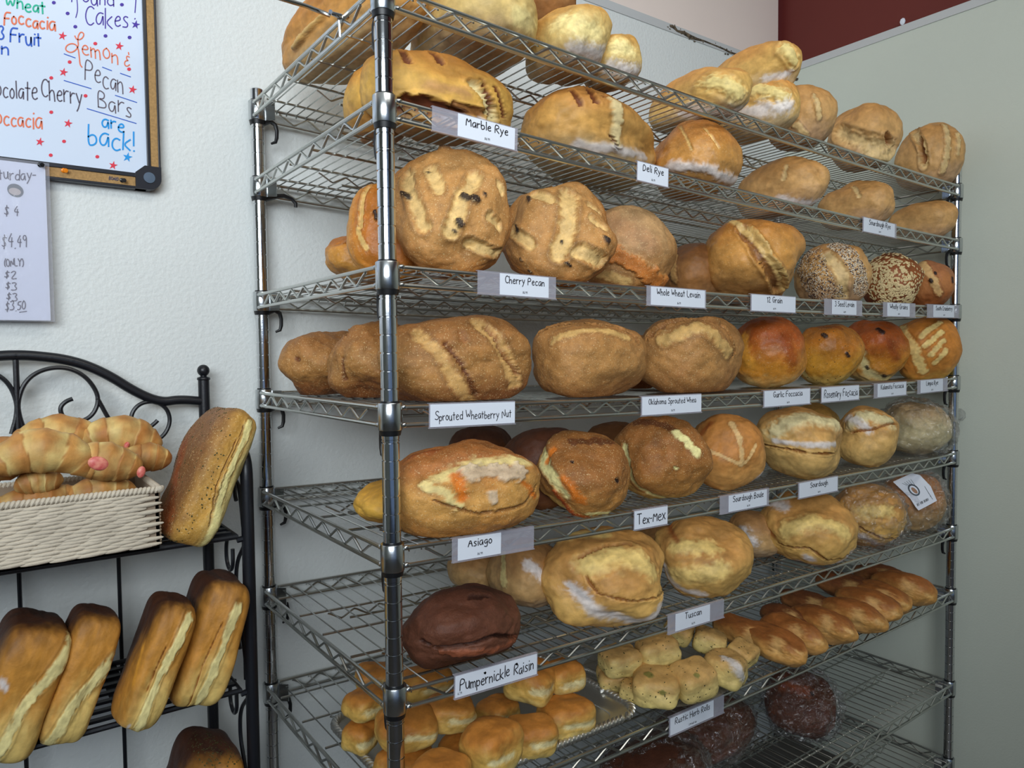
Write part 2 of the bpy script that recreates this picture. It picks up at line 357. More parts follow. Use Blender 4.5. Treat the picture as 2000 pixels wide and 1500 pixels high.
# ---------------------------------------------------------------- bread
STY = {  # top, side, base, pale mark colour
 'amber': ((196, 118, 44), (206, 140, 66), (212, 170, 120), (222, 172, 104)),
 'pale_gold': ((206, 146, 70), (222, 184, 118), (200, 164, 124), (236, 208, 146)),
 'brown': ((120, 72, 34), (150, 98, 52), (150, 104, 64), (190, 140, 84)),
 'baguette': ((208, 142, 74), (220, 170, 96), (206, 176, 140), (236, 206, 138)),
 'tan': ((196, 138, 80), (206, 154, 98), (196, 152, 116), (218, 180, 128)),
 'gold_orange': ((206, 134, 52), (216, 160, 74), (186, 130, 70), (226, 178, 110)),
 'marble': ((192, 124, 54), (216, 162, 78), (190, 144, 90), (226, 200, 150)),
 'gold_tan': ((190, 122, 56), (212, 154, 82), (208, 176, 134), (228, 200, 152)),
 'orange_tan': ((186, 114, 48), (206, 142, 72), (190, 136, 78), (222, 178, 112)),
 'orange': ((190, 108, 36), (210, 140, 58), (202, 148, 84), (222, 176, 108)),
 'cherry': ((192, 134, 76), (176, 110, 52), (150, 74, 26), (228, 184, 122)),
 'rustic': ((186, 140, 96), (176, 120, 66), (150, 90, 44), (214, 168, 106)),
 'deep': ((140, 74, 36), (150, 80, 38), (120, 60, 30), (200, 150, 96)),
 'redtan': ((170, 104, 66), (186, 116, 66), (160, 90, 46), (214, 166, 110)),
 'wheat': ((162, 104, 54), (170, 116, 62), (140, 82, 42), (208, 156, 94)),
 'wheat2': ((176, 118, 64), (184, 128, 72), (166, 108, 58), (220, 170, 104)),
 'focaccia': ((176, 84, 32), (208, 132, 44), (224, 190, 130), (230, 206, 150)),
 'focaccia2': ((184, 108, 34), (206, 140, 46), (206, 178, 104), (226, 196, 126)),
 'lattice': ((204, 124, 48), (210, 132, 56), (224, 176, 84), (238, 200, 130)),
 'gold': ((216, 154, 60), (222, 166, 70), (200, 134, 50), (232, 190, 110)),
 'asiago': ((178, 106, 52), (206, 146, 76), (190, 120, 56), (234, 204, 140)),
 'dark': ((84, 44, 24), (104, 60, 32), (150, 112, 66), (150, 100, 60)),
 'texmex': ((152, 94, 44), (182, 122, 60), (226, 184, 104), (240, 222, 158)),
 'boule': ((196, 126, 62), (212, 150, 84), (216, 164, 100), (232, 184, 126)),
 'sour': ((206, 146, 82), (222, 172, 104), (214, 172, 108), (230, 208, 162)),
 'bagged': ((196, 160, 120), (216, 194, 152), (208, 186, 148), (226, 208, 172)),
 'bagtan': ((186, 122, 76), (200, 156, 104), (202, 172, 122), (220, 190, 140)),
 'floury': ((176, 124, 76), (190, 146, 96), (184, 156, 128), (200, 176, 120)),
 'tuscan': ((200, 140, 76), (222, 170, 96), (208, 160, 104), (236, 196, 122)),
 'pumper': ((88, 48, 32), (102, 58, 40), (76, 42, 28), (150, 88, 56)),
 'roll': ((182, 112, 44), (216, 168, 86), (226, 196, 124), (226, 204, 156)),
 'herbroll': ((198, 150, 90), (224, 192, 124), (222, 194, 122), (232, 214, 166)),
 'point': ((160, 92, 42), (206, 146, 78), (200, 146, 90), (240, 200, 136)),
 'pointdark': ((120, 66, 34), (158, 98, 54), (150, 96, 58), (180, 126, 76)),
 'bagdark': ((84, 44, 28), (98, 54, 36), (86, 50, 34), (150, 90, 60)),
 'pan': ((66, 34, 18), (198, 132, 54), (224, 186, 112), (232, 210, 150)),  # dark top colour mixes brown crust with shade painted in
 'slab': ((132, 86, 48), (206, 150, 70), (228, 206, 140), (234, 214, 150)),
 'croissant': ((170, 100, 44), (204, 142, 76), (220, 176, 104), (230, 196, 128)),
}
MK = {'flour': (222, 216, 214), 'dark': (104, 58, 28), 'crumb': (146, 96, 50), 'red': (104, 44, 28), 'black': (30, 20, 24), 'choc': (104, 52, 24), 'burn': (146, 68, 26),
 'yellow': (232, 164, 62), 'cheese': (214, 190, 160), 'orangey': (214, 118, 34), 'red2': (176, 74, 22), 'edge': (140, 90, 40), 'crustband': (196, 118, 50),
 'choccrack': (52, 24, 14), 'choclight': (140, 78, 50), 'patch': (176, 128, 86), 'olive': (128, 122, 60), 'ham': (196, 84, 84), 'softpale': (234, 190, 120)}  # last entry is a soft-edged pale yellow patch on the crust
for _k in STY: STY[_k] = tuple((c[0]*.955+8, c[1]*1.0+5, c[2]*.96+6) for c in STY[_k])
C_fine = crust('crust_smooth', 0, .55, .28)
C_grain = crust('crust_grainy', .55, .6, .55)
C_gloss = crust('crust_glossy', .25, .42, .4, sscale=300)
C_dark = crust('crust_pumpernickel', .12, .6, .6, (170, 110, 80))
CM = {'cherry': C_grain, 'wheat': C_grain, 'wheat2': C_grain, 'texmex': C_grain, 'rustic': C_grain, 'asiago': C_grain, 'orange_tan': C_gloss, 'focaccia': C_gloss, 'focaccia2': C_gloss, 'pumper': C_dark,
      'bagdark': C_dark, 'orange': C_gloss, 'slab': C_grain}
FL_oat = mat('oat_flake', (226, 202, 150), .7); FL_seed = mat('pale_seed', (220, 204, 178), .6); FL_dk = mat('dark_seed', (60, 46, 56), .5); FL_herb = mat('dried_herb', (70, 66, 30), .8)
def flakes(name, P, Nn, size, m, parent, flat=.35, seed=0):
    r = np.random.default_rng(seed); n = len(P); base = np.array([(1, 0, 0), (0, 1, 0), (-1, 0, 0), (0, -1, 0), (0, 0, 1.), (0, 0, -1)])
    t = r.normal(size=(n, 3)); t -= Nn*(t*Nn).sum(1)[:, None]; t /= np.linalg.norm(t, axis=1)[:, None]; bt = np.cross(Nn, t); s = size*(.7+.6*r.random(n))[:, None]
    V = np.stack([P+s*(t*b[0]*1.0+bt*b[1]*.62+Nn*b[2]*flat) for b in base], 1).reshape(-1, 3)
    f = np.array([(0, 1, 4), (1, 2, 4), (2, 3, 4), (3, 0, 4), (1, 0, 5), (2, 1, 5), (3, 2, 5), (0, 3, 5)])
    F = (f[None]+6*np.arange(n)[:, None, None]).reshape(-1, 3)
    o = obj(name, npmesh(name, V, F, m), parent); tag(o, kind='stuff'); return o
def bread_mesh(name, r, n, style, res, lump, taper, marks, seed, topdir=None, flat=.9, groove=None):
    N = max(16, int(50*res)); Sp, F = cubesphere(N); r = np.array(r); a = r.mean()
    base = Sp/((np.abs(Sp)**n).sum(1)**(1/n))[:, None]
    if taper: k = 1-taper*3*base[:, :1]**4; base = base*np.concatenate([np.ones_like(k), k, k], 1)
    P = base*r
    off = np.array([seed*3.7, seed*1.3, seed*2.1]) % 50
    nrm = Sp/r; nrm /= np.linalg.norm(nrm, axis=1)[:, None]
    disp = a*lump*(.24*fbm(Sp*1.5+off+9, 1)+.085*fbm(Sp*3.4+off+20, 2)+.022*fbm(Sp*12+off, 3))
    top, side, bot, pale = [np.array(lin(c)) for c in STY[style]]
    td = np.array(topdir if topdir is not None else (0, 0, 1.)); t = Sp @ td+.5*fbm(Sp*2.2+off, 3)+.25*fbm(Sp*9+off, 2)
    if style == 'pan': t = t+.22  # widens the dark top, crust and painted shade together
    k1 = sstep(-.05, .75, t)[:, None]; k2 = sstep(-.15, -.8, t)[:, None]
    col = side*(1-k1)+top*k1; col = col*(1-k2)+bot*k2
    col = col*(1+.42*fbm(Sp*4+off+3, 4)[:, None]+.2*fbm(Sp*22+off, 2)[:, None])
    fine = fbm(Sp*18+off+30, 3); mid = fbm(Sp*7+off+40, 3); scat = []
    for kind, pl, w, dep in marks:
        pl = [np.array(p)/np.linalg.norm(p) for p in pl]
        d = np.full(len(Sp), 9.)
        if len(pl) == 1: d = np.linalg.norm(Sp-pl[0], axis=1)
        for A, B in zip(pl[:-1], pl[1:]):
            ab = B-A; l = ab @ ab+1e-9; tt = np.clip(((Sp-A) @ ab)/l, 0, 1); q = A+tt[:, None]*ab; q /= np.linalg.norm(q, axis=1)[:, None]+1e-9
            d = np.minimum(d, np.linalg.norm(Sp-q, axis=1))
        if kind in ('seed', 'oat', 'herb'): scat.append((kind, d, w)); continue
        wob = 1+1.1*mid+1.1*fine if kind not in ('black', 'choc', 'olive') else 1+.6*fine
        soft = {'burn': .1, 'yellow': .1, 'patch': .1, 'softpale': .05, 'flour': .2, 'orangey': .35, 'pale': .6}.get(kind, .72)
        big = kind == 'pale' and w > .2
        if big: soft = .2
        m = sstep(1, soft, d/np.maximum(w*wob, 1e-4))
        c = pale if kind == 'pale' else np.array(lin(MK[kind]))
        op = {'flour': .85, 'softpale': .6, 'burn': .75, 'yellow': .8, 'patch': .7, 'cheese': .9}.get(kind, .95)
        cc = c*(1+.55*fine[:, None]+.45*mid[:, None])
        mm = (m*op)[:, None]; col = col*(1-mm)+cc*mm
        lip = sstep(1.5, 1.05, d/w)*sstep(.75, 1.05, d/w)
        disp = disp+dep*m+abs(dep)*.45*lip*(1 if kind in ('pale', 'crumb', 'red', 'edge', 'choc') else 0)
        if kind in ('pale', 'crumb', 'cheese', 'red', 'choclight', 'red2'): disp = disp+m*a*.024*(fine+.6*mid)
        if kind == 'pale': rim = sstep(1.35, 1.08, d/w)*sstep(.85, 1.05, d/w); col = col*(1-(.12 if big else .28)*rim[:, None])
    P = P+nrm*disp[:, None]
    zf = -flat*r[2]
    if topdir is None: lo = P[:, 2] < zf; P[lo, 2] = zf+(P[lo, 2]-zf)*.15
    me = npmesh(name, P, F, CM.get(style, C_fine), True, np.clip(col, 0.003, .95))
    return me, Sp, P, nrm, scat
def crinkle_bag(parent, r, seed, neck=None, scale=1.1):
    Sp, F = cubesphere(40); off = seed*2.3
    P = Sp/((np.abs(Sp)**2.3).sum(1)**(1/2.3))[:, None]*np.array(r)*scale
    q1 = np.abs(fbm(Sp*2.6+off, 2)); q2 = np.abs(fbm(Sp*6+off+8, 2)); P = P+Sp*(.014-.07*np.minimum(q1, .16)-.03*np.minimum(q2, .2))[:, None]
    if neck is not None:
        nd = np.array(neck)/np.linalg.norm(neck); k = sstep(.80, 1., Sp @ nd)[:, None]; P = P*(1-.6*k)+nd*np.linalg.norm(neck)*k*.9
        fan = sstep(.965, 1., Sp @ nd)[:, None]; tw = Sp-nd*(Sp @ nd)[:, None]; P = P+tw*.11*fan+fan*.01*fbm(Sp*30, 2)[:, None]
    o = obj('plastic_bag', npmesh('plastic_bag', P, F, M_bag), parent); o['label'] = 'crinkled clear plastic bag'; return o
BREADS = [
('1a','long_loaf','bread','long amber loaf lying front to back at the left end of the top shelf','loaves on the top shelf',(0.07,0.2861,1.9556),(0.2146,0.0772,0.0632),(0,0,93),2.4,'amber',1,1,0.0,[('pale',[(0.2,0.91,-0.36),(-0.24,0.95,-0.18)],0.076,0.01)]),
('1b','bread_loaf','bread','pale golden loaf on the top shelf just right of the front left post','loaves on the top shelf',(0.2498,0.1617,1.9513),(0.1718,0.0945,0.0671),(0,0,75),2.5,'pale_gold',1,1,0.0,[('pale',[(-0.88,-0.28,-0.39),(-0.5,-0.83,-0.24)],0.246,0.0)]),
('1c','bread_loaf','bread','brown loaf resting on top of pale golden loaves,cut by the photo edge','loaves on the top shelf',(0.4058,0.1916,2.0436),(0.109,0.0654,0.0548),(0,0,80),2.4,'brown',1,1,0.0,[]),
('1d','bread_loaf','bread','pale golden loaf end pointing out over the top shelf rail','loaves on the top shelf',(0.3963,0.0724,1.9363),(0.0957,0.0593,0.0573),(0,0,75),2.6,'pale_gold',1,1,0.0,[('pale',[(-0.73,0.68,0.12),(-0.97,-0.14,-0.21)],0.416,0.0),('flour',[(-0.7,0.37,-0.61),(-0.54,-0.69,-0.49)],0.318,0)]),
('1e','bread_loaf','bread','smaller pale golden loaf end left of the empty gap on the top shelf','loaves on the top shelf',(0.4883,0.0529,1.9197),(0.0687,0.0426,0.0432),(0,0,75),2.6,'pale_gold',1,1,0.0,[('pale',[(-0.8,0.58,0.14),(-1.0,-0.03,0.0)],0.446,0),('flour',[(-0.56,0.65,-0.52),(-0.58,-0.58,-0.57)],0.343,0)]),
('1f','short_baguette','bread','lower left baguette of the three stacked on the top shelf,pale rounded end','loaves on the top shelf',(0.7801,0.0982,1.919),(0.1296,0.0544,0.053),(0,0,84),2.4,'baguette',1,1,0.0,[('pale',[(-0.67,0.74,0.1),(-0.93,0.23,-0.29)],0.319,0.006),('flour',[(-0.17,0.83,-0.54),(-0.65,-0.39,-0.66)],0.319,0)]),
('1h','short_baguette','bread','lower right baguette of the three stacked on the top shelf,torn floury side','loaves on the top shelf',(0.9517,0.0735,1.9221),(0.1078,0.0485,0.0616),(0,0,84),2.4,'baguette',1,1,0.0,[('pale',[(-0.37,0.79,0.48),(-0.87,0.5,0.01)],0.325,0.006),('flour',[(0.25,0.97,-0.05),(-0.91,0.34,-0.25)],0.325,0)]),
('1g','short_baguette','bread','baguette lying on top of two others on the top shelf','loaves on the top shelf',(0.9605,0.0947,2.0046),(0.129,0.0542,0.0591),(0,0,80),2.4,'baguette',1,1,0.0,[('pale',[(-0.9,0.37,0.22),(-0.98,0.1,-0.16)],0.223,0.008),('flour',[(-0.6,0.62,-0.5),(-0.88,0.06,-0.48)],0.173,0)]),
('1i','bread_loaf','bread','smooth tan loaf right of the stacked baguettes on the top shelf','loaves on the top shelf',(1.0902,0.0512,1.9277),(0.083,0.0664,0.0714),(0,0,70),2.3,'tan',1,1,0.0,[('pale',[(-0.88,0.35,0.32),(-0.92,0.2,-0.32)],0.088,0.004),('pale',[(-0.59,0.7,-0.4),(-0.61,0.36,-0.7)],0.103,0.003)]),
('1j','bread_loaf','bread','tan loaf with a deep side split on the top shelf','loaves on the top shelf',(1.3802,0.0583,1.9343),(0.0917,0.0688,0.0846),(0,0,75),2.3,'tan',1,1,0.0,[('pale',[(0.07,0.99,0.09),(-0.56,0.76,-0.34),(-0.86,-0.09,-0.51)],0.282,-0.01),('crumb',[(-0.94,0.26,-0.22),(-0.89,-0.06,-0.45)],0.113,-0.012),('pale',[(-0.58,0.6,-0.55),(-0.69,-0.28,-0.67)],0.282,0.004)]),
('1k','bread_loaf','bread','last loaf on the right of the top shelf with ridged slashes','loaves on the top shelf',(1.7504,0.0613,1.9358),(0.0973,0.0779,0.0914),(0,0,60),2.3,'tan',1,1,0.0,[('pale',[(0.02,0.56,0.83),(-0.58,0.79,0.2),(-0.6,0.72,-0.35)],0.132,-0.008),('crumb',[(-0.46,0.77,0.44),(-0.59,0.76,-0.27)],0.073,-0.012),('pale',[(-0.68,0.1,0.73),(-0.98,0.21,0.02),(-0.79,0.25,-0.55)],0.117,0.006),('pale',[(-0.83,-0.24,0.5),(-0.97,-0.18,-0.13)],0.073,0.005)]),
('2a','bread_loaf','bread','smooth golden loaf showing left of the front left post on the second shelf','rye loaves on the second shelf',(0.0738,0.1741,1.798),(0.0765,0.0535,0.0577),(0,0,60),2.3,'gold_orange',1,1,0.0,[('dark',[(-0.56,0.31,0.77),(-0.79,-0.17,0.59)],0.084,-0.003)]),
('2b','marble_rye_loaf','bread','marble rye loaf with torn dark brown crumb behind the first price card','rye loaves on the second shelf',(0.1455,0.093,1.7974),(0.1351,0.0675,0.0605),(0,0,0),2.5,'marble',1,1,0.0,[('choc',[(-0.58,-0.49,0.65),(-0.59,-0.73,0.35)],0.057,-0.004),('choc',[(-0.26,-0.49,0.83),(-0.21,-0.78,0.59)],0.057,-0.004),('red',[(-0.67,-0.47,-0.57),(-0.39,-0.78,-0.48),(-0.05,-0.79,-0.61)],0.214,-0.012),('crumb',[(-0.05,-0.9,-0.44),(0.23,-0.87,-0.43)],0.131,-0.006),('pale',[(0.17,-0.95,0.27),(0.33,-0.94,-0.1),(0.43,-0.68,-0.6)],0.107,-0.008),('choc',[(0.27,-0.88,0.39),(0.4,-0.91,-0.06),(0.43,-0.79,-0.44)],0.033,-0.006),('flour',[(-0.09,-0.72,-0.69),(0.3,-0.76,-0.58)],0.148,0),('choc',[(0.46,-0.83,0.3),(0.57,-0.82,-0.08),(0.62,-0.71,-0.34)],0.041,-0.003),('patch',[(-0.37,-0.93,-0.08),(0.02,-1.0,-0.06)],0.214,0)]),
('2c','rye_loaf','bread','golden rye loaf with dark top slashes and a pale split,right of the marble rye','rye loaves on the second shelf',(0.5113,0.1331,1.795),(0.1955,0.1075,0.0736),(0,0,25),2.4,'gold_tan',1,1,0.0,[('choc',[(-0.81,-0.27,0.52),(-0.87,-0.46,0.2)],0.044,-0.004),('choc',[(-0.62,-0.39,0.68),(-0.74,-0.61,0.27)],0.052,-0.005),('choc',[(-0.58,-0.64,0.51),(-0.46,-0.8,0.39)],0.052,-0.005),('pale',[(-0.55,-0.73,0.4),(-0.54,-0.84,-0.01),(-0.46,-0.77,-0.44)],0.087,0.005),('crumb',[(-0.54,-0.77,-0.34),(-0.43,-0.75,-0.51)],0.026,-0.008),('flour',[(-0.76,-0.35,-0.55),(-0.47,-0.7,-0.54),(0.18,-0.91,-0.38)],0.148,0.002)]),
('2d','rye_loaf','bread','round topped rye loaf with a rough pale bottom above its price card','rye loaves on the second shelf',(0.7586,0.0873,1.785),(0.1182,0.0827,0.0715),(0,0,55),2.3,'orange_tan',1,1,0.0,[('pale',[(-0.49,0.49,0.73),(-0.91,0.41,0.01)],0.038,-0.003),('pale',[(-0.76,0.06,0.65),(-0.97,-0.25,0.06)],0.038,-0.003),('flour',[(-0.62,0.72,-0.3),(-0.87,0.07,-0.48),(-0.29,-0.77,-0.57)],0.188,0.004)]),
('2e','rye_loaf','bread','first of three plain tan loaves at the right of the second shelf','rye loaves on the second shelf',(1.0679,0.09,1.7684),(0.121,0.0605,0.0626),(0,0,82),2.4,'tan',1,1,0.0,[('pale',[(-0.44,0.68,0.59),(-0.45,0.89,0.11)],0.054,-0.002),('flour',[(-0.37,0.79,-0.49),(-0.7,-0.29,-0.65)],0.161,0)]),
('2f','rye_loaf','bread','middle of three plain tan loaves at the right of the second shelf','rye loaves on the second shelf',(1.3685,0.0682,1.7602),(0.0998,0.0499,0.0601),(0,0,82),2.4,'tan',1,1,0.0,[('pale',[(-0.06,0.55,0.83),(-0.43,0.89,0.17)],0.065,-0.003)]),
('2g','rye_loaf','bread','last plain tan loaf beside the right post on the second shelf','rye loaves on the second shelf',(1.71,0.0628,1.7527),(0.0941,0.047,0.0566),(0,0,82),2.4,'tan',1,1,0.0,[]),
('3d','round_loaf','bread','orange round loaf peeking left of the front left post on the third shelf','loaves on the third shelf',(0.0641,0.1246,1.5856),(0.0631,0.0757,0.0384),(80,0,-20),2.2,'orange',1,1,0.0,[('pale',[(-0.72,0.01,0.7),(-0.44,0.79,0.44)],0.106,-0.004),('black',[(-0.35,0.23,0.91),(-0.33,0.11,0.94)],0.059,0.004),('pale',[(-0.77,-0.09,0.63),(-0.59,-0.43,0.68)],0.094,0)]),
('3e','bread_loaf','bread','low orange loaf lying at the back left of the third shelf','loaves on the third shelf',(0.1096,0.258,1.5585),(0.0974,0.0584,0.0468),(0,0,15),2.3,'orange',1,1,0.0,[('dark',[(-0.85,-0.3,0.43),(-0.59,-0.24,0.77)],0.067,-0.006)]),
('3a','cherry_pecan_round','bread','big round cherry pecan loaf leaning on edge beside the front left post','loaves on the third shelf',(0.1319,0.0464,1.6093),(0.0965,0.1061,0.0623),(68,0,-28),2.15,'cherry',1,1.4,0.0,[('pale',[(-0.69,0.4,0.6),(-0.55,-0.16,0.82),(-0.43,-0.48,0.77)],0.147,-0.006),('pale',[(-0.31,0.44,0.84),(-0.19,0.03,0.98)],0.122,-0.004),('pale',[(0.37,0.31,0.88),(0.15,-0.16,0.98),(-0.02,-0.58,0.82)],0.139,-0.005),('pale',[(0.25,-0.69,0.68),(0.68,-0.7,0.22)],0.106,-0.007),('pale',[(0.57,-0.33,0.76),(0.74,-0.38,0.56)],0.098,-0.006),('pale',[(0.71,0.22,0.67),(0.79,0.14,0.6)],0.065,-0.004),('black',[(0.19,-0.07,0.98),(0.36,-0.14,0.92)],0.082,0.005),('black',[(0.09,-0.45,0.89),(0.12,-0.5,0.86)],0.065,0.006),('black',[(-0.73,0.08,0.68),(-0.65,-0.02,0.76)],0.057,0.005),('black',[(0.49,0.0,0.87),(0.5,-0.03,0.86)],0.033,0.004),('black',[(-0.12,0.86,0.5),(-0.01,0.86,0.51)],0.041,0.006),('black',[(-0.37,0.45,0.81),(-0.35,0.43,0.84)],0.024,0.003),('black',[(0.01,-0.56,0.83),(0.05,-0.59,0.81)],0.033,0.003)]),
('3b','cherry_pecan_round','bread','second round cherry pecan loaf with a long pale centre slash','loaves on the third shelf',(0.3591,0.0553,1.5988),(0.0969,0.1008,0.0576),(64,0,-38),2.15,'cherry',1,1.4,0.0,[('pale',[(0.2,0.42,0.88),(0.15,-0.2,0.97),(0.01,-0.68,0.73)],0.19,-0.006),('pale',[(-0.41,0.47,0.78),(-0.17,0.26,0.95)],0.124,-0.005),('pale',[(-0.8,-0.13,0.58),(-0.49,-0.46,0.74)],0.124,-0.006),('pale',[(0.34,-0.62,0.71),(0.67,-0.67,0.33)],0.162,-0.008),('pale',[(0.59,-0.03,0.81),(0.77,-0.12,0.62)],0.105,-0.006),('pale',[(0.55,0.3,0.78),(0.79,0.28,0.55)],0.086,-0.004),('black',[(-0.5,0.41,0.77),(-0.47,0.27,0.84)],0.048,0.004),('black',[(-0.73,-0.13,0.67),(-0.7,-0.19,0.69)],0.057,0.005),('black',[(0.73,-0.34,0.59),(0.76,-0.38,0.53)],0.057,0.005),('black',[(0.04,-0.46,0.89),(0.05,-0.49,0.87)],0.029,0.003),('black',[(-0.23,0.83,0.51),(-0.12,0.82,0.56)],0.048,0.005),('black',[(0.1,-0.79,0.61),(0.17,-0.82,0.54)],0.038,0.003),('black',[(-0.5,-0.81,0.31),(-0.47,-0.84,0.28)],0.038,0.003),('black',[(-0.62,-0.64,0.44),(-0.61,-0.66,0.43)],0.029,0.003)]),
('3c','levain_round','bread','mottled whole wheat round with an orange strap of crust,leaning on the cherry pecan','loaves on the third shelf',(0.5593,0.0863,1.5889),(0.092,0.0874,0.0823),(42,0,-45),2.2,'rustic',1,1,0.0,[('crustband',[(-0.43,-0.72,0.55),(0.1,-0.92,0.37),(0.67,-0.61,-0.42)],0.188,0.008),('pale',[(-0.5,-0.86,0.07),(-0.02,-1.0,-0.07)],0.143,0),('patch',[(-0.47,-0.05,0.88),(0.48,-0.66,0.58)],0.397,0)]),
('3f','bread_loaf','bread','shaded brown loaf set back between the whole wheat and twelve grain loaves','loaves on the third shelf',(0.8733,0.1934,1.5682),(0.0895,0.0716,0.0672),(0,0,60),2.3,'brown',1,1,0.0,[('pale',[(-0.42,0.7,0.58),(-0.62,0.75,-0.23)],0.129,0.003)]),
('3g','twelve_grain_loaf','bread','plump orange brown loaf with one wide pale slash above the twelve grain card','loaves on the third shelf',(0.9536,0.0945,1.5907),(0.1381,0.1105,0.0893),(0,8,45),2.3,'orange_tan',1,1,0.0,[('crumb',[(-0.87,0.22,0.44),(-0.96,-0.07,-0.25),(-0.35,-0.5,-0.79)],0.162,-0.01),('pale',[(-0.86,0.15,0.48),(-0.95,-0.19,-0.25),(-0.31,-0.58,-0.75)],0.108,0.003),('pale',[(-0.64,0.37,0.67),(-0.9,0.16,0.4)],0.076,0.002),('pale',[(-0.21,0.85,0.48),(-0.3,0.95,-0.07)],0.097,0)]),
('3h','seeded_loaf','bread','seed speckled loaf with a tan split down its middle on the third shelf','loaves on the third shelf',(1.2811,0.0784,1.5792),(0.101,0.0808,0.0782),(0,5,50),2.3,'tan',1,1,0.0,[('seed',[(-0.37,0.88,0.28),(-0.51,0.71,-0.49),(-0.43,0.4,-0.81)],0.502,0.002),('seed',[(-0.61,0.12,0.78),(-0.96,-0.21,0.2),(-0.73,-0.48,-0.49)],0.295,0.002),('pale',[(-0.77,0.48,0.42),(-0.95,0.13,-0.29),(-0.62,0.03,-0.78)],0.192,-0.004)]),
('3i','oat_loaf','bread','oat crusted dark brown loaf beside the seeded one','loaves on the third shelf',(1.5633,0.0723,1.576),(0.0761,0.0647,0.0724),(0,5,55),2.3,'deep',1,1,0.0,[('oat',[(-0.52,0.62,0.59),(-0.97,0.11,0.21),(-0.77,-0.35,-0.53)],0.846,0.003),('oat',[(-0.28,0.95,0.15),(-0.51,0.65,-0.57),(-0.61,0.1,-0.79)],0.589,0.003),('dark',[(-0.17,0.34,0.93),(-0.55,0.08,0.83)],0.11,0.004)]),
('3j','bread_loaf','bread','reddish tan loaf with dried fruit bits by the right post on the third shelf','loaves on the third shelf',(1.6898,0.0294,1.5706),(0.0632,0.0537,0.0649),(0,5,55),2.3,'redtan',1,1,0.0,[('pale',[(-0.36,0.57,0.74),(-0.91,0.41,-0.02),(-0.87,0.18,-0.46)],0.172,0.002),('black',[(-0.84,0.53,0.03),(-0.86,0.5,-0.02)],0.086,0.003),('black',[(-0.89,0.34,0.31),(-0.9,0.34,0.26)],0.064,0.003),('black',[(-0.92,-0.38,0.08),(-0.92,-0.39,-0.03)],0.086,0.003)]),
('4a','wheat_loaf','bread','speckled brown wheat loaf furthest back at the left of the fourth shelf','loaves on the fourth shelf',(0.0475,0.3612,1.3737),(0.0958,0.067,0.0606),(0,0,50),2.3,'wheat',1,1.3,0.0,[('dark',[(-0.94,0.26,0.21),(-0.97,0.2,0.17)],0.07,-0.003)]),
('4b','wheat_loaf','bread','lumpy brown wheat loaf just behind the post on the fourth shelf','loaves on the fourth shelf',(0.094,0.2214,1.3801),(0.1051,0.0788,0.0686),(0,0,40),2.3,'wheat',1,1.6,0.0,[('crumb',[(-0.48,0.48,0.73),(-0.69,0.31,0.66)],0.068,-0.004),('dark',[(-0.95,0.31,0.08),(-0.85,0.29,-0.44)],0.056,-0.004)]),
('4c','sprouted_wheat_loaf','bread','big brown sprouted wheatberry loaf with three cracked slashes,right of the post','loaves on the fourth shelf',(0.1661,0.0815,1.3799),(0.1319,0.0726,0.0702),(0,0,-8),2.6,'wheat',1,1.2,0.0,[('pale',[(-0.6,-0.53,0.6),(-0.43,-0.9,0.12),(0.02,-0.54,-0.84)],0.101,-0.002),('dark',[(-0.36,-0.85,0.39),(-0.21,-0.98,-0.06),(0.01,-0.75,-0.66)],0.034,-0.006),('pale',[(0.08,-0.64,0.76),(0.29,-0.87,0.4),(0.49,-0.72,-0.5)],0.118,-0.003),('crumb',[(0.17,-0.7,0.7),(0.34,-0.91,0.22),(0.54,-0.78,-0.32)],0.042,-0.008),('crumb',[(-0.17,-0.79,0.59),(-0.15,-0.89,0.43)],0.051,-0.005)]),
('4d','sprouted_wheat_loaf','bread','first of two plain brown oblong wheat loaves with a cracked top ridge','loaves on the fourth shelf',(0.4439,0.0691,1.378),(0.1237,0.0767,0.0735),(0,0,10),2.7,'wheat2',1,1,0.0,[('crumb',[(-0.79,0.27,0.55),(-0.51,-0.24,0.83),(-0.01,-0.61,0.79),(0.29,-0.88,0.37)],0.052,-0.008),('pale',[(-0.9,-0.16,0.4),(-0.48,-0.63,0.61),(0.06,-0.88,0.47)],0.094,0.002)]),
('4e','sprouted_wheat_loaf','bread','second brown oblong wheat loaf,above the Oklahoma card','loaves on the fourth shelf',(0.7498,0.0876,1.3816),(0.1397,0.0922,0.0812),(0,0,20),2.7,'wheat2',1,1,0.0,[('crumb',[(-0.84,0.35,0.41),(-0.66,-0.17,0.73),(-0.23,-0.72,0.66),(-0.01,-1.0,0.06)],0.068,-0.01),('pale',[(-0.95,0.01,0.32),(-0.67,-0.51,0.53),(-0.27,-0.96,0.06)],0.158,0.003),('flour',[(-0.51,0.57,0.64),(-0.48,0.44,0.76)],0.09,0)]),
('4f','bread_roll','bread','small brown wheat loaf wedged behind the two oblong loaves','loaves on the fourth shelf',(0.754,0.2446,1.3663),(0.0663,0.0531,0.0648),(0,0,50),2.3,'wheat',1,1,0.0,[]),
('4g','focaccia_round','bread','glossy reddish garlic focaccia round on the fourth shelf','loaves on the fourth shelf',(1.0474,0.1045,1.3846),(0.0877,0.0833,0.0843),(25,0,-40),2.2,'focaccia',1,1,0.0,[('burn',[(-0.54,0.19,0.82),(0.01,0.03,1.0)],0.217,0),('burn',[(0.13,-0.69,0.71),(0.34,-0.93,0.11)],0.271,0),('yellow',[(-0.76,-0.26,0.6),(-0.63,-0.78,0.05)],0.271,0),('flour',[(0.47,-0.62,-0.62),(0.76,-0.57,-0.32)],0.135,0)]),
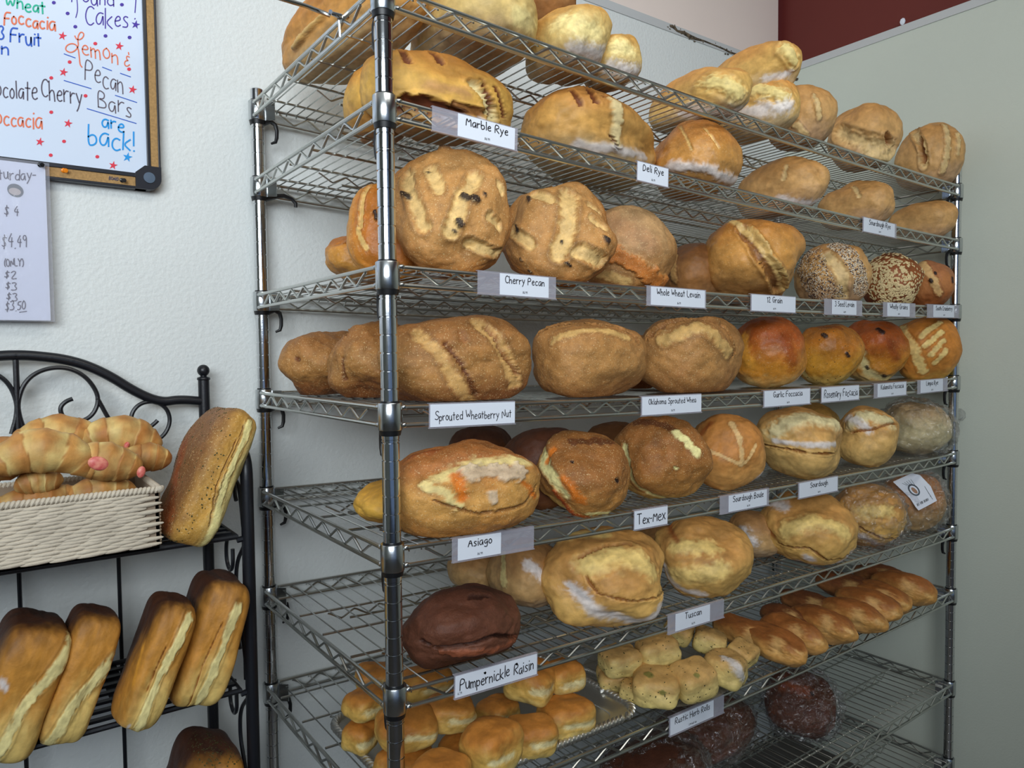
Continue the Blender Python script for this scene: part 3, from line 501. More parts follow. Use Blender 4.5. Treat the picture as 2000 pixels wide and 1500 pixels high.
('4h','focaccia_round','bread','amber rosemary focaccia round flecked with herbs on the fourth shelf','loaves on the fourth shelf',(1.2852,0.0931,1.3806),(0.0792,0.0752,0.0806),(25,0,-45),2.2,'focaccia2',1,1,0.0,[('black',[(-0.33,-0.49,0.81),(-0.28,-0.56,0.78)],0.078,0.003),('black',[(0.3,-0.87,0.4),(0.35,-0.88,0.32)],0.062,0.003),('burn',[(-0.45,0.3,0.84),(0.2,-0.15,0.97)],0.187,0),('pale',[(-0.76,-0.55,-0.34),(-0.17,-0.53,-0.83)],0.124,0),('herb',[(-0.36,-0.84,0.4),(-0.04,-1.0,-0.07)],0.777,0)]),
('4i','focaccia_round','bread','focaccia round with dark olive pieces and a torn pale base','loaves on the fourth shelf',(1.5755,0.1285,1.3885),(0.0893,0.0804,0.0872),(30,0,-50),2.2,'focaccia',1,1,0.0,[('black',[(-0.03,-0.37,0.93),(0.06,-0.5,0.87)],0.093,0.004),('pale',[(-0.55,-0.77,0.31),(-0.3,-0.91,-0.28),(0.34,-0.76,-0.55)],0.216,-0.004),('black',[(0.18,-0.91,-0.38),(0.24,-0.87,-0.44)],0.077,0.002),('black',[(-0.32,-0.94,-0.13),(-0.29,-0.94,-0.17)],0.062,0.002),('burn',[(0.23,-0.72,0.65),(0.48,-0.86,0.16)],0.216,0)]),
('4j','scored_round_loaf','bread','round loaf scored with pale lattice lines beside the right post','loaves on the fourth shelf',(1.7218,0.0539,1.3919),(0.0868,0.0868,0.0874),(30,0,-55),2.2,'lattice',1,1,0.0,[('pale',[(-0.71,0.18,0.68),(-0.44,-0.77,0.46),(-0.19,-0.96,-0.19)],0.17,0),('pale',[(-0.28,-0.61,0.74),(0.31,-0.05,0.95)],0.093,0.001),('pale',[(-0.17,-0.81,0.56),(0.32,-0.43,0.84)],0.093,0.001),('pale',[(-0.04,-0.94,0.33),(0.35,-0.67,0.66)],0.093,0.001),('pale',[(0.11,-0.99,0.05),(0.41,-0.81,0.42)],0.093,0.001)]),
('5b','bread_loaf','bread','smooth yellow loaf end sticking out left of the post on the fifth shelf','loaves on the fifth shelf',(0.1117,0.156,1.1469),(0.1116,0.0558,0.0363),(0,0,20),2.3,'gold',1,1,0.0,[]),
('5a','asiago_loaf','bread','large golden asiago loaf with a broad melted cheese patch on its face','loaves on the fifth shelf',(0.1528,0.0351,1.1776),(0.1278,0.0665,0.0706),(0,0,-5),2.4,'asiago',1,1.3,0.0,[('burn',[(-0.66,0.14,0.73),(-0.44,-0.12,0.89)],0.167,0.002),('pale',[(-0.54,-0.72,0.43),(-0.05,-0.73,0.68),(0.54,-0.64,0.56)],0.218,0.002),('cheese',[(-0.19,-0.85,0.5),(0.12,-0.86,0.5),(0.4,-0.85,0.33)],0.201,0.005),('cheese',[(0.04,-1.0,0.02),(0.05,-0.99,-0.15)],0.075,0.004),('pale',[(-0.7,-0.66,0.28),(-0.51,-0.85,0.11),(-0.39,-0.91,-0.13)],0.1,0.002),('orangey',[(-0.35,-0.81,0.47),(-0.33,-0.94,-0.03)],0.1,-0.004),('edge',[(-0.63,-0.78,0.0),(-0.12,-0.93,-0.35),(0.47,-0.82,-0.31),(0.73,-0.69,0.02)],0.025,-0.006),('orangey',[(0.47,-0.87,0.15),(0.68,-0.7,-0.2)],0.084,0)]),
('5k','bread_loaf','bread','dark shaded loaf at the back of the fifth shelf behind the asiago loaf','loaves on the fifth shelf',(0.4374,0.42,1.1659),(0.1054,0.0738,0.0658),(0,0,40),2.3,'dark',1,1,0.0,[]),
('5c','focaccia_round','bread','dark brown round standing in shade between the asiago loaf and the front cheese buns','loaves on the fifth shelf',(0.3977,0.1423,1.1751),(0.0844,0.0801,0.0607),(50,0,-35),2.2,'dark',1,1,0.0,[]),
('5e','focaccia_round','bread','brown round half hidden behind two cheese filled buns','loaves on the fifth shelf',(0.7512,0.3283,1.1609),(0.0732,0.0695,0.0577),(50,0,-40),2.2,'brown',1,1,0.0,[]),
('5d','filled_bun','bread','left cheese filled bun with an orange cheese edge,left of the Tex-Mex card','loaves on the fifth shelf',(0.4099,0.0444,1.1719),(0.0829,0.0746,0.0639),(38,12,-40),2.2,'texmex',1,1.3,0.0,[('pale',[(-0.93,0.2,0.32),(-0.67,-0.61,0.43),(-0.36,-0.89,0.28)],0.177,-0.003),('orangey',[(-0.76,0.0,0.65),(-0.85,-0.28,0.45)],0.106,-0.002),('red2',[(-0.54,-0.83,0.13),(-0.11,-0.87,-0.48),(0.22,-0.86,-0.45)],0.094,0.003),('orangey',[(-0.38,-0.76,0.52),(-0.03,-0.98,0.21)],0.165,0),('black',[(-0.37,-0.39,0.85),(-0.35,-0.41,0.84)],0.047,-0.003),('black',[(0.6,-0.49,0.63),(0.66,-0.49,0.57)],0.059,-0.003),('dark',[(-0.42,0.27,0.87),(0.36,0.49,0.8)],0.141,0),('pale',[(0.2,-0.94,-0.27),(0.58,-0.74,-0.34)],0.094,0.002)]),
('5f','filled_bun','bread','right cheese filled bun with a pale side,above the Tex-Mex card','loaves on the fifth shelf',(0.6227,0.0546,1.1774),(0.089,0.0801,0.0796),(38,0,-45),2.2,'texmex',1,1.3,0.0,[('pale',[(-0.83,-0.09,0.55),(-0.76,-0.56,0.33),(-0.51,-0.86,-0.06),(-0.04,-0.87,-0.49)],0.117,-0.002),('pale',[(0.26,-0.04,0.97),(0.66,-0.4,0.64)],0.117,0),('dark',[(-0.51,0.4,0.76),(0.15,0.11,0.98)],0.141,0),('pale',[(0.22,-0.8,0.56),(0.25,-0.81,0.54)],0.047,-0.004)]),
('5g','sourdough_boule','bread','light brown sourdough boule with a pale triangular score','loaves on the fifth shelf',(0.8334,0.059,1.1715),(0.0817,0.0776,0.0771),(35,0,-48),2.2,'boule',1,1,0.0,[('pale',[(-0.66,-0.47,0.59),(-0.22,-0.77,0.6),(0.29,-0.88,0.37)],0.054,0),('pale',[(0.29,-0.88,0.37),(0.24,-0.44,0.87),(0.05,0.02,1.0)],0.08,0),('pale',[(0.38,-0.84,0.39),(0.64,-0.4,0.65)],0.054,0),('burn',[(-0.84,-0.12,0.54),(-0.46,0.13,0.88)],0.188,0),('flour',[(0.56,-0.7,-0.44),(0.82,-0.52,-0.22)],0.094,0)]),
('5l','bread_loaf','bread','pale loaf mostly hidden behind the sourdough batard','loaves on the fifth shelf',(1.6949,0.3758,1.153),(0.0875,0.07,0.063),(0,0,50),2.3,'pale_gold',1,1,0.0,[]),
('5h','sourdough_loaf','bread','plump pale sourdough loaf with one wide floury split,left of its price card','loaves on the fifth shelf',(1.12,0.0715,1.1724),(0.13,0.0975,0.082),(10,0,35),2.3,'sour',1,1,0.0,[('pale',[(-0.77,0.57,0.27),(-0.66,0.06,0.75),(-0.35,-0.62,0.7)],0.309,0.004),('flour',[(-0.84,0.54,0.03),(-0.98,-0.15,0.11),(-0.62,-0.75,0.22)],0.116,0.002),('edge',[(-0.6,0.78,-0.16),(-0.99,0.04,-0.12),(-0.58,-0.82,-0.01)],0.039,-0.008)]),
('5i','sourdough_loaf','bread','smaller sourdough loaf with a square torn face,right of the plump one','loaves on the fifth shelf',(1.3841,0.0424,1.1637),(0.083,0.0705,0.0746),(10,0,40),2.4,'sour',1,1,0.0,[('pale',[(-0.57,0.73,0.37),(-0.63,0.24,0.74),(-0.71,-0.37,0.6)],0.302,0.004),('flour',[(-0.33,0.79,0.51),(-0.92,0.22,0.34)],0.201,0),('edge',[(-0.69,0.71,0.13),(-0.91,0.14,0.38),(-0.57,-0.59,0.58)],0.05,-0.006)]),
('5j','bagged_loaf','bread','cream loaf in a clear plastic bag by the right post,fifth shelf','loaves on the fifth shelf',(1.6897,0.0599,1.1643),(0.1062,0.085,0.0748),(5,0,40),2.3,'bagged',1,1,0.0,[]),
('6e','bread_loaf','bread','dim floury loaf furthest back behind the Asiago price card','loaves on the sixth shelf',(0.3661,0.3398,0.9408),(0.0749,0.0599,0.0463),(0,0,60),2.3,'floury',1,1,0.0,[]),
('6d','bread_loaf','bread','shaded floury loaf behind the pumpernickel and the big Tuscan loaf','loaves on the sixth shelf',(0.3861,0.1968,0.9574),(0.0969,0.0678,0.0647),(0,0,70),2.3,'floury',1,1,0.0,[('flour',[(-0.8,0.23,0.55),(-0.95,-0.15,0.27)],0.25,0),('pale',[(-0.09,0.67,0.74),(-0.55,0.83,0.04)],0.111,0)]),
('6a','pumpernickel_loaf','bread','dark brown pumpernickel raisin round with a cracked front','loaves on the sixth shelf',(0.1475,0.0454,0.9562),(0.1023,0.0767,0.0557),(0,0,10),2.3,'pumper',1,1.3,0.0,[('choccrack',[(-0.88,-0.47,-0.05),(-0.45,-0.89,-0.01),(-0.09,-0.99,0.06),(0.48,-0.81,-0.34)],0.06,-0.01),('choclight',[(-0.77,-0.6,-0.23),(-0.26,-0.92,-0.31),(0.43,-0.81,-0.4)],0.131,0.003),('choccrack',[(-0.97,-0.22,0.1),(-0.93,-0.36,0.03)],0.06,-0.006),('choccrack',[(-0.08,-0.4,0.91),(0.19,-0.46,0.87)],0.081,-0.004)]),
('6b','tuscan_loaf','bread','biggest Tuscan loaf with a raised yellow crust over a floury white base','loaves on the sixth shelf',(0.4704,0.0641,0.969),(0.1195,0.1015,0.07),(25,0,-38),2.3,'tuscan',1,1.4,0.0,[('flour',[(-0.45,-0.77,0.45),(-0.21,-0.97,0.11),(0.37,-0.84,-0.39),(0.82,-0.55,-0.14)],0.236,0),('flour',[(-0.53,-0.65,0.55),(-0.3,-0.87,0.4)],0.127,0),('pale',[(-0.21,-0.44,0.87),(0.2,-0.23,0.95),(0.69,-0.38,0.62)],0.309,0.004),('pale',[(-0.57,0.3,0.77),(-0.01,0.29,0.96)],0.218,0),('edge',[(-0.29,-0.6,0.74),(-0.14,-0.84,0.53),(0.35,-0.88,0.33),(0.93,-0.37,0.01)],0.027,-0.008),('edge',[(-0.36,-0.31,0.88),(0.09,-0.03,1.0),(0.38,0.02,0.93)],0.036,-0.006)]),
('6c','tuscan_loaf','bread','Tuscan loaf with a crusty knob on its lower right,right of the biggest one','loaves on the sixth shelf',(0.7557,0.0652,0.9617),(0.0953,0.0857,0.072),(30,0,-42),2.3,'tuscan',1,1.4,0.0,[('flour',[(-0.84,-0.52,0.14),(-0.62,-0.77,-0.14),(-0.06,-0.95,-0.32)],0.177,0),('pale',[(-0.55,-0.41,0.73),(0.09,-0.5,0.86)],0.308,0.002),('pale',[(-0.64,-0.76,0.14),(0.21,-0.85,0.48)],0.308,0),('burn',[(-0.65,0.52,0.55),(-0.55,-0.29,0.78)],0.106,-0.002)]),
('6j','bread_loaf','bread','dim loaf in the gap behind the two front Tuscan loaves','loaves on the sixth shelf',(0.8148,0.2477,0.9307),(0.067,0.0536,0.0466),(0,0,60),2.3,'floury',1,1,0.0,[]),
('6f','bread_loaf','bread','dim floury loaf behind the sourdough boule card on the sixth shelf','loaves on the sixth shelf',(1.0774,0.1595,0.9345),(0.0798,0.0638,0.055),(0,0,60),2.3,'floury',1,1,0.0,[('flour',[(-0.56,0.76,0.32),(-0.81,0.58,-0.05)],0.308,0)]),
('6g','tuscan_loaf','bread','third Tuscan loaf with a floury white lower lip,below the Sourdough card','loaves on the sixth shelf',(1.1414,0.0612,0.9585),(0.1039,0.0935,0.077),(20,0,-45),2.3,'tuscan',1,1.3,0.0,[('flour',[(-0.23,-0.72,-0.66),(0.31,-0.76,-0.58),(0.73,-0.63,-0.28)],0.186,0),('flour',[(-0.16,-0.97,-0.18),(-0.09,-0.96,-0.28)],0.174,0),('pale',[(-0.57,-0.71,0.41),(-0.04,-0.65,0.76),(0.55,-0.7,0.46)],0.298,0.003),('burn',[(-0.93,-0.28,0.23),(-0.8,-0.58,0.12)],0.112,-0.003),('flour',[(-0.76,0.36,0.55),(-0.53,-0.11,0.84)],0.198,0),('edge',[(-0.74,-0.67,-0.03),(-0.13,-0.99,0.11),(0.25,-0.94,-0.24),(0.76,-0.61,-0.24)],0.037,-0.006)]),
('6h','tuscan_loaf','bread','fourth Tuscan loaf,floury below,next to the bagged labelled loaf','loaves on the sixth shelf',(1.4036,0.0505,0.9556),(0.0895,0.0806,0.0784),(20,0,-48),2.3,'tuscan',1,1.3,0.0,[('flour',[(-0.32,-0.91,-0.25),(0.29,-0.7,-0.65),(0.78,-0.58,-0.25)],0.22,0),('pale',[(-0.28,-0.75,0.6),(0.27,-0.73,0.62)],0.322,0.003),('edge',[(-0.4,-0.91,0.12),(0.21,-0.96,-0.2),(0.82,-0.55,-0.19)],0.044,-0.006)]),
('6i','bagged_loaf','bread','bagged tan loaf with a white barcode sticker by the right post','loaves on the sixth shelf',(1.6449,0.0478,0.9595),(0.0801,0.0721,0.0859),(30,0,-50),2.3,'bagtan',1,1,0.0,[]),
('r13','dinner_roll','roll','golden roll at the back left of the tray,seen through the shelf above','dinner rolls on the silver tray',(0.112,0.3026,0.7848),(0.0376,0.032,0.0224),(8,0,-20),3.6,'roll',0.6,1,0.0,[('pale',[(0.01,-0.97,0.23),(0.85,-0.51,-0.12)],0.373,-0.001)]),
('r1','dinner_roll','roll','golden roll on the upper layer,furthest left on the tray','dinner rolls on the silver tray',(0.0496,0.2075,0.791),(0.037,0.0314,0.0235),(0,0,15),3.6,'roll',0.6,1,0.0,[('pale',[(-0.51,-0.86,-0.01),(0.36,-0.9,-0.25)],0.325,-0.001)]),
('r2','dinner_roll','roll','pale sided golden roll low at the left tray edge','dinner rolls on the silver tray',(0.0344,0.2005,0.7432),(0.0321,0.0273,0.0244),(8,0,35),3.6,'roll',0.6,1,0.0,[('pale',[(-0.79,-0.61,0.04),(-0.13,-0.99,0.02)],0.349,-0.001)]),
('r14','dinner_roll','roll','golden roll behind the post collar under the pumpernickel','dinner rolls on the silver tray',(0.1726,0.2189,0.7896),(0.0458,0.039,0.0252),(0,0,-10),3.6,'roll',0.6,1,0.0,[('pale',[(-0.19,-0.98,0.07),(0.7,-0.69,-0.2)],0.302,-0.001)]),
('r5','dinner_roll','roll','golden roll right of the post on the upper layer,below the long handwritten card','dinner rolls on the silver tray',(0.1496,0.0939,0.7911),(0.0406,0.0345,0.0247),(8,0,-20),3.6,'roll',0.6,1,0.0,[('pale',[(-0.07,-0.98,0.18),(0.76,-0.65,-0.03)],0.301,-0.001)]),
('r11','dinner_roll','roll','low golden roll between the upper rolls in the middle of the tray','dinner rolls on the silver tray',(0.2756,0.1396,0.7348),(0.0384,0.0327,0.0224),(0,0,15),3.6,'roll',0.6,1,0.0,[('pale',[(-0.62,-0.77,0.15),(0.33,-0.93,-0.17)],0.346,-0.001)]),
('r9','dinner_roll','roll','large golden roll on the upper layer directly right of the handwritten card','dinner rolls on the silver tray',(0.3264,0.1044,0.7922),(0.0504,0.0428,0.0294),(8,0,35),3.6,'roll',0.6,1,0.0,[('pale',[(-0.88,-0.44,0.15),(-0.15,-0.98,0.1)],0.278,-0.001)]),
('r10','dinner_roll','roll','golden roll furthest back right in the pile on the tray','dinner rolls on the silver tray',(0.3951,0.0915,0.7862),(0.0371,0.0315,0.0264),(0,0,-10),3.6,'roll',0.6,1,0.0,[('pale',[(-0.32,-0.93,-0.17),(0.49,-0.86,-0.16)],0.355,-0.001)]),
('r3','dinner_roll','roll','wide golden roll crossing behind the front left post','dinner rolls on the silver tray',(0.0672,0.0968,0.7889),(0.0488,0.0414,0.025),(8,0,-20),3.6,'roll',0.6,1,0.0,[('pale',[(-0.02,-0.94,0.34),(0.82,-0.57,-0.05)],0.248,-0.001)]),
('r15','dinner_roll','roll','low golden roll filling the gap in front of the wide roll','dinner rolls on the silver tray',(0.1572,0.0676,0.7369),(0.0414,0.0352,0.0219),(0,0,15),3.6,'roll',0.6,1,0.0,[('pale',[(-0.57,-0.78,0.25),(0.37,-0.91,-0.19)],0.288,-0.001)]),
('r16','dinner_roll','roll','low golden roll under the wide roll at the front left post','dinner rolls on the silver tray',(0.051,0.0785,0.7438),(0.0448,0.0381,0.0247),(8,0,35),3.6,'roll',0.6,1,0.0,[('pale',[(-0.77,-0.55,0.33),(0.06,-1.0,0.02)],0.251,-0.001)]),
('r8','dinner_roll','roll','golden roll alone at the right of the tray','dinner rolls on the silver tray',(0.3589,0.044,0.7395),(0.0484,0.0412,0.0292),(0,0,-10),3.6,'roll',0.6,1,0.0,[('pale',[(-0.33,-0.94,0.06),(0.53,-0.84,-0.06)],0.266,-0.001)]),
('r7','dinner_roll','roll','golden roll with a brown top second from the right at the tray front','dinner rolls on the silver tray',(0.268,0.0253,0.742),(0.0414,0.0352,0.0285),(8,0,-20),3.6,'roll',0.6,1,0.0,[('pale',[(-0.15,-0.98,0.14),(0.64,-0.76,0.07)],0.285,-0.001)]),
('r6','dinner_roll','roll','tall golden roll tipped up at the tray front','dinner rolls on the silver tray',(0.1632,-0.0027,0.7692),(0.0486,0.0413,0.0353),(0,0,15),3.6,'roll',0.6,1,0.0,[('pale',[(-0.63,-0.77,-0.01),(0.14,-0.99,-0.09)],0.218,-0.001)]),
('r12','dinner_roll','roll','golden roll cut by the photo edge right of the post','dinner rolls on the silver tray',(0.0605,-0.0234,0.7649),(0.0478,0.0406,0.0261),(8,0,35),3.6,'roll',0.6,1,0.0,[('pale',[(-0.8,-0.51,0.32),(-0.02,-1.0,0.08)],0.221,-0.001)]),
('h9','herb_roll','roll','low herb roll at the left rim of the plate','herb rolls on the glass plate',(0.5469,0.1111,0.7336),(0.036,0.0306,0.021),(12,0,-30),4.6,'herbroll',0.6,1,0.0,[('herb',[(-0.58,-0.54,0.6),(0.29,-0.8,0.53)],1.432,0)]),
('h10','herb_roll','roll','herb roll tucked under the front left roll of the plate','herb rolls on the glass plate',(0.5414,0.0494,0.7316),(0.0297,0.0252,0.0199),(0,8,10),4.6,'herbroll',0.6,1,0.0,[('herb',[(-0.92,-0.2,0.33),(-0.44,-0.87,0.22)],1.634,0)]),
('h8','herb_roll','roll','herb roll at the top of the pile under the Tuscan card','herb rolls on the glass plate',(0.745,0.1169,0.7848),(0.0351,0.0299,0.0207),(20,-8,25),4.6,'herbroll',0.6,1,0.0,[('herb',[(-0.82,0.35,0.46),(-0.47,-0.59,0.66)],1.511,0)]),
('h7','herb_roll','roll','browned herb roll furthest left on the upper layer of the plate','herb rolls on the glass plate',(0.5418,0.0939,0.7763),(0.0398,0.0338,0.0256),(5,0,-15),4.6,'herbroll',0.6,1,0.0,[('herb',[(-0.7,-0.51,0.5),(0.01,-0.94,0.35)],1.224,0)]),
('h5','herb_roll','roll','squarish herb roll at the back of the plate','herb rolls on the glass plate',(0.7831,0.0639,0.766),(0.0399,0.0339,0.0236),(12,8,40),4.6,'herbroll',0.6,1,0.0,[('herb',[(-0.87,0.47,0.12),(-0.87,-0.41,0.28)],1.541,0)]),
('h6','herb_roll','roll','herb roll tipped onto its point on top of the pile','herb rolls on the glass plate',(0.6164,0.062,0.7869),(0.0417,0.0354,0.0258),(0,-8,-30),4.6,'herbroll',0.6,1,0.0,[('herb',[(-0.56,-0.65,0.52),(0.22,-0.95,0.23)],1.212,0)]),
('h4','herb_roll','roll','herb roll at the right rim of the plate','herb rolls on the glass plate',(0.8217,0.01,0.7473),(0.0334,0.0284,0.0211),(20,0,10),4.6,'herbroll',0.6,1,0.0,[('herb',[(-0.91,0.04,0.42),(-0.45,-0.68,0.57)],1.485,0)]),
('h3','herb_roll','roll','yellow herb roll with a white fold at the front right of the plate','herb rolls on the glass plate',(0.7339,-0.0133,0.7458),(0.048,0.0408,0.0296),(5,8,25),4.6,'herbroll',0.6,1,0.0,[('herb',[(-0.94,0.19,0.27),(-0.73,-0.62,0.28)],1.142,0),('flour',[(-0.43,0.03,0.9),(-0.7,-0.58,0.42),(-0.37,-0.92,-0.13)],0.274,0.002)]),
('h2','herb_roll','roll','middle herb roll at the front of the plate','herb rolls on the glass plate',(0.6341,-0.0142,0.7499),(0.0419,0.0356,0.0319),(12,-8,-15),4.6,'herbroll',0.6,1,0.0,[('herb',[(-0.68,-0.39,0.62),(-0.08,-0.89,0.44)],1.025,0),('olive',[(-0.18,-0.53,0.83),(-0.16,-0.58,0.8)],0.123,0.001)]),
('h1','herb_roll','roll','herb roll at the front left of the plate with two olive dots','herb rolls on the glass plate',(0.5697,0.0229,0.7434),(0.0537,0.0457,0.0295),(0,0,40),4.6,'herbroll',0.6,1,0.0,[('herb',[(-0.74,0.39,0.54),(-0.74,-0.49,0.45)],1.047,0),('olive',[(-0.33,0.27,0.91),(-0.42,0.18,0.89)],0.168,0.001),('olive',[(-0.87,-0.29,0.4),(-0.88,-0.33,0.34)],0.126,0.001)]),
('b14','pointed_roll','roll','rear pointed roll left of the shaded gap on the seventh shelf','pointed rolls on the seventh shelf',(1.1422,0.1124,0.7186),(0.0815,0.0424,0.0299),(0,0,79),2.25,'pointdark',0.8,1,0.04,[('softpale',[(-0.43,0.41,0.8),(-0.51,0.81,-0.28)],0.382,-0.003),('softpale',[(-0.96,0.08,0.28),(-0.97,-0.25,-0.01)],0.225,0)]),
('b13','pointed_roll','roll','rear pointed roll just behind the herb rolls','pointed rolls on the seventh shelf',(0.9718,0.1132,0.723),(0.0951,0.0495,0.034),(0,0,83),2.25,'point',0.8,1,0.04,[('softpale',[(-0.4,0.45,0.8),(-0.5,0.87,-0.03)],0.311,-0.003),('softpale',[(-0.87,0.27,0.42),(-0.96,0.12,0.26)],0.183,0)]),
('b12','pointed_roll','roll','dark rear pointed roll in the middle of the row','pointed rolls on the seventh shelf',(1.2724,0.1375,0.723),(0.0828,0.0431,0.0345),(0,0,87),2.25,'pointdark',0.8,1,0.04,[('softpale',[(-0.42,0.57,0.71),(-0.4,0.83,-0.38)],0.371,-0.003),('softpale',[(-0.94,0.29,0.16),(-0.99,-0.09,-0.13)],0.218,0)]),
('b11','pointed_roll','roll','rear pointed roll near the shelf rail above,right of centre','pointed rolls on the seventh shelf',(1.4721,0.148,0.725),(0.0918,0.0478,0.0357),(0,0,80),2.25,'pointdark',0.8,1,0.04,[('softpale',[(-0.44,0.54,0.72),(-0.44,0.8,-0.4)],0.367,-0.003),('softpale',[(-0.95,0.27,0.18),(-0.99,-0.06,-0.09)],0.216,0)]),
('b10','pointed_roll','roll','rearmost pointed roll at the right of the row','pointed rolls on the seventh shelf',(1.6419,0.1304,0.7268),(0.0874,0.0454,0.036),(0,0,84),2.25,'pointdark',0.8,1,0.04,[('softpale',[(-0.42,0.62,0.66),(-0.36,0.74,-0.56)],0.383,-0.003),('softpale',[(-0.95,0.32,0.05),(-0.98,-0.04,-0.22)],0.225,0)]),
('b7','pointed_roll','roll','rightmost pointed roll,deep orange,near the right post','pointed rolls on the seventh shelf',(1.5636,0.0343,0.7328),(0.0875,0.0455,0.0433),(0,0,88),2.25,'point',0.8,1,0.04,[('softpale',[(-0.37,0.71,0.61),(-0.33,0.88,-0.33)],0.335,-0.003),('softpale',[(-0.87,0.48,0.13),(-0.97,0.24,-0.06)],0.197,0)]),
('b6','pointed_roll','roll','second pointed roll from the right post','pointed rolls on the seventh shelf',(1.4661,0.0478,0.7258),(0.0881,0.0458,0.0366),(0,0,81),2.25,'point',0.8,1,0.04,[('softpale',[(-0.4,0.57,0.72),(-0.42,0.85,-0.32)],0.35,-0.003),('softpale',[(-0.91,0.35,0.23),(-0.99,0.11,0.02)],0.206,0)]),
('b5','pointed_roll','roll','third pointed roll from the right post','pointed rolls on the seventh shelf',(1.3796,0.0325,0.7257),(0.091,0.0473,0.037),(0,0,85),2.25,'point',0.8,1,0.04,[('softpale',[(-0.37,0.6,0.71),(-0.38,0.89,-0.26)],0.325,-0.003),('softpale',[(-0.86,0.45,0.26),(-0.96,0.27,0.08)],0.191,0)]),
('b4','pointed_roll','roll','fourth pointed roll from the right post','pointed rolls on the seventh shelf',(1.2797,0.0202,0.7259),(0.0867,0.0451,0.0376),(0,0,89),2.25,'point',0.8,1,0.04,[('softpale',[(-0.36,0.63,0.69),(-0.35,0.9,-0.24)],0.322,-0.003),('softpale',[(-0.84,0.48,0.24),(-0.95,0.3,0.07)],0.19,0)]),
('b3','pointed_roll','roll','pointed roll in the middle of the front row,round blunt tip','pointed rolls on the seventh shelf',(1.1685,0.0345,0.7261),(0.0895,0.0465,0.0379),(0,0,82),2.25,'point',0.8,1,0.04,[('softpale',[(-0.41,0.56,0.72),(-0.45,0.88,-0.13)],0.316,-0.003),('softpale',[(-0.88,0.35,0.33),(-0.97,0.17,0.17)],0.186,0)]),
('b2','pointed_roll','roll','second pointed roll from the herb roll plate','pointed rolls on the seventh shelf',(1.0586,0.0442,0.7236),(0.0853,0.0443,0.0351),(0,0,86),2.25,'point',0.8,1,0.04,[('softpale',[(-0.38,0.54,0.75),(-0.43,0.9,-0.12)],0.322,-0.003),('softpale',[(-0.87,0.35,0.35),(-0.97,0.17,0.18)],0.19,0)]),
('b1','pointed_roll','roll','pointed roll nearest the herb roll plate,glossy yellow side','pointed rolls on the seventh shelf',(0.9694,0.0377,0.7239),(0.0937,0.0487,0.035),(0,0,79),2.25,'point',0.8,1,0.04,[('softpale',[(-0.41,0.45,0.8),(-0.52,0.85,0.04)],0.3,-0.003),('softpale',[(-0.85,0.24,0.46),(-0.94,0.09,0.32)],0.176,0)]),
('8a','bagged_loaf','bread','reddish brown loaf in a clear bag alone on the lowest filled shelf',None,(1.2056,0.1134,0.4864),(0.0891,0.0802,0.0691),(25,0,-35),2.3,'bagdark',1,1,0.0,[('burn',[(-0.53,0.05,0.84),(-0.06,-0.24,0.97)],0.287,0),('black',[(0.08,-0.27,0.96),(0.11,-0.33,0.94)],0.057,0.002)]),
('8b','bagged_loaf','bread','long dark loaf in a clear bag beneath the herb roll card',None,(0.9132,0.1916,0.4769),(0.1467,0.0954,0.0634),(0,0,5),2.4,'bagdark',1,1,0.0,[]),
('8c','bagged_loaf','bread','dark bagged loaf at the bottom edge below the silver tray',None,(0.6734,0.1315,0.4803),(0.135,0.0877,0.0653),(0,0,0),2.4,'bagdark',1,1,0.0,[]),
]
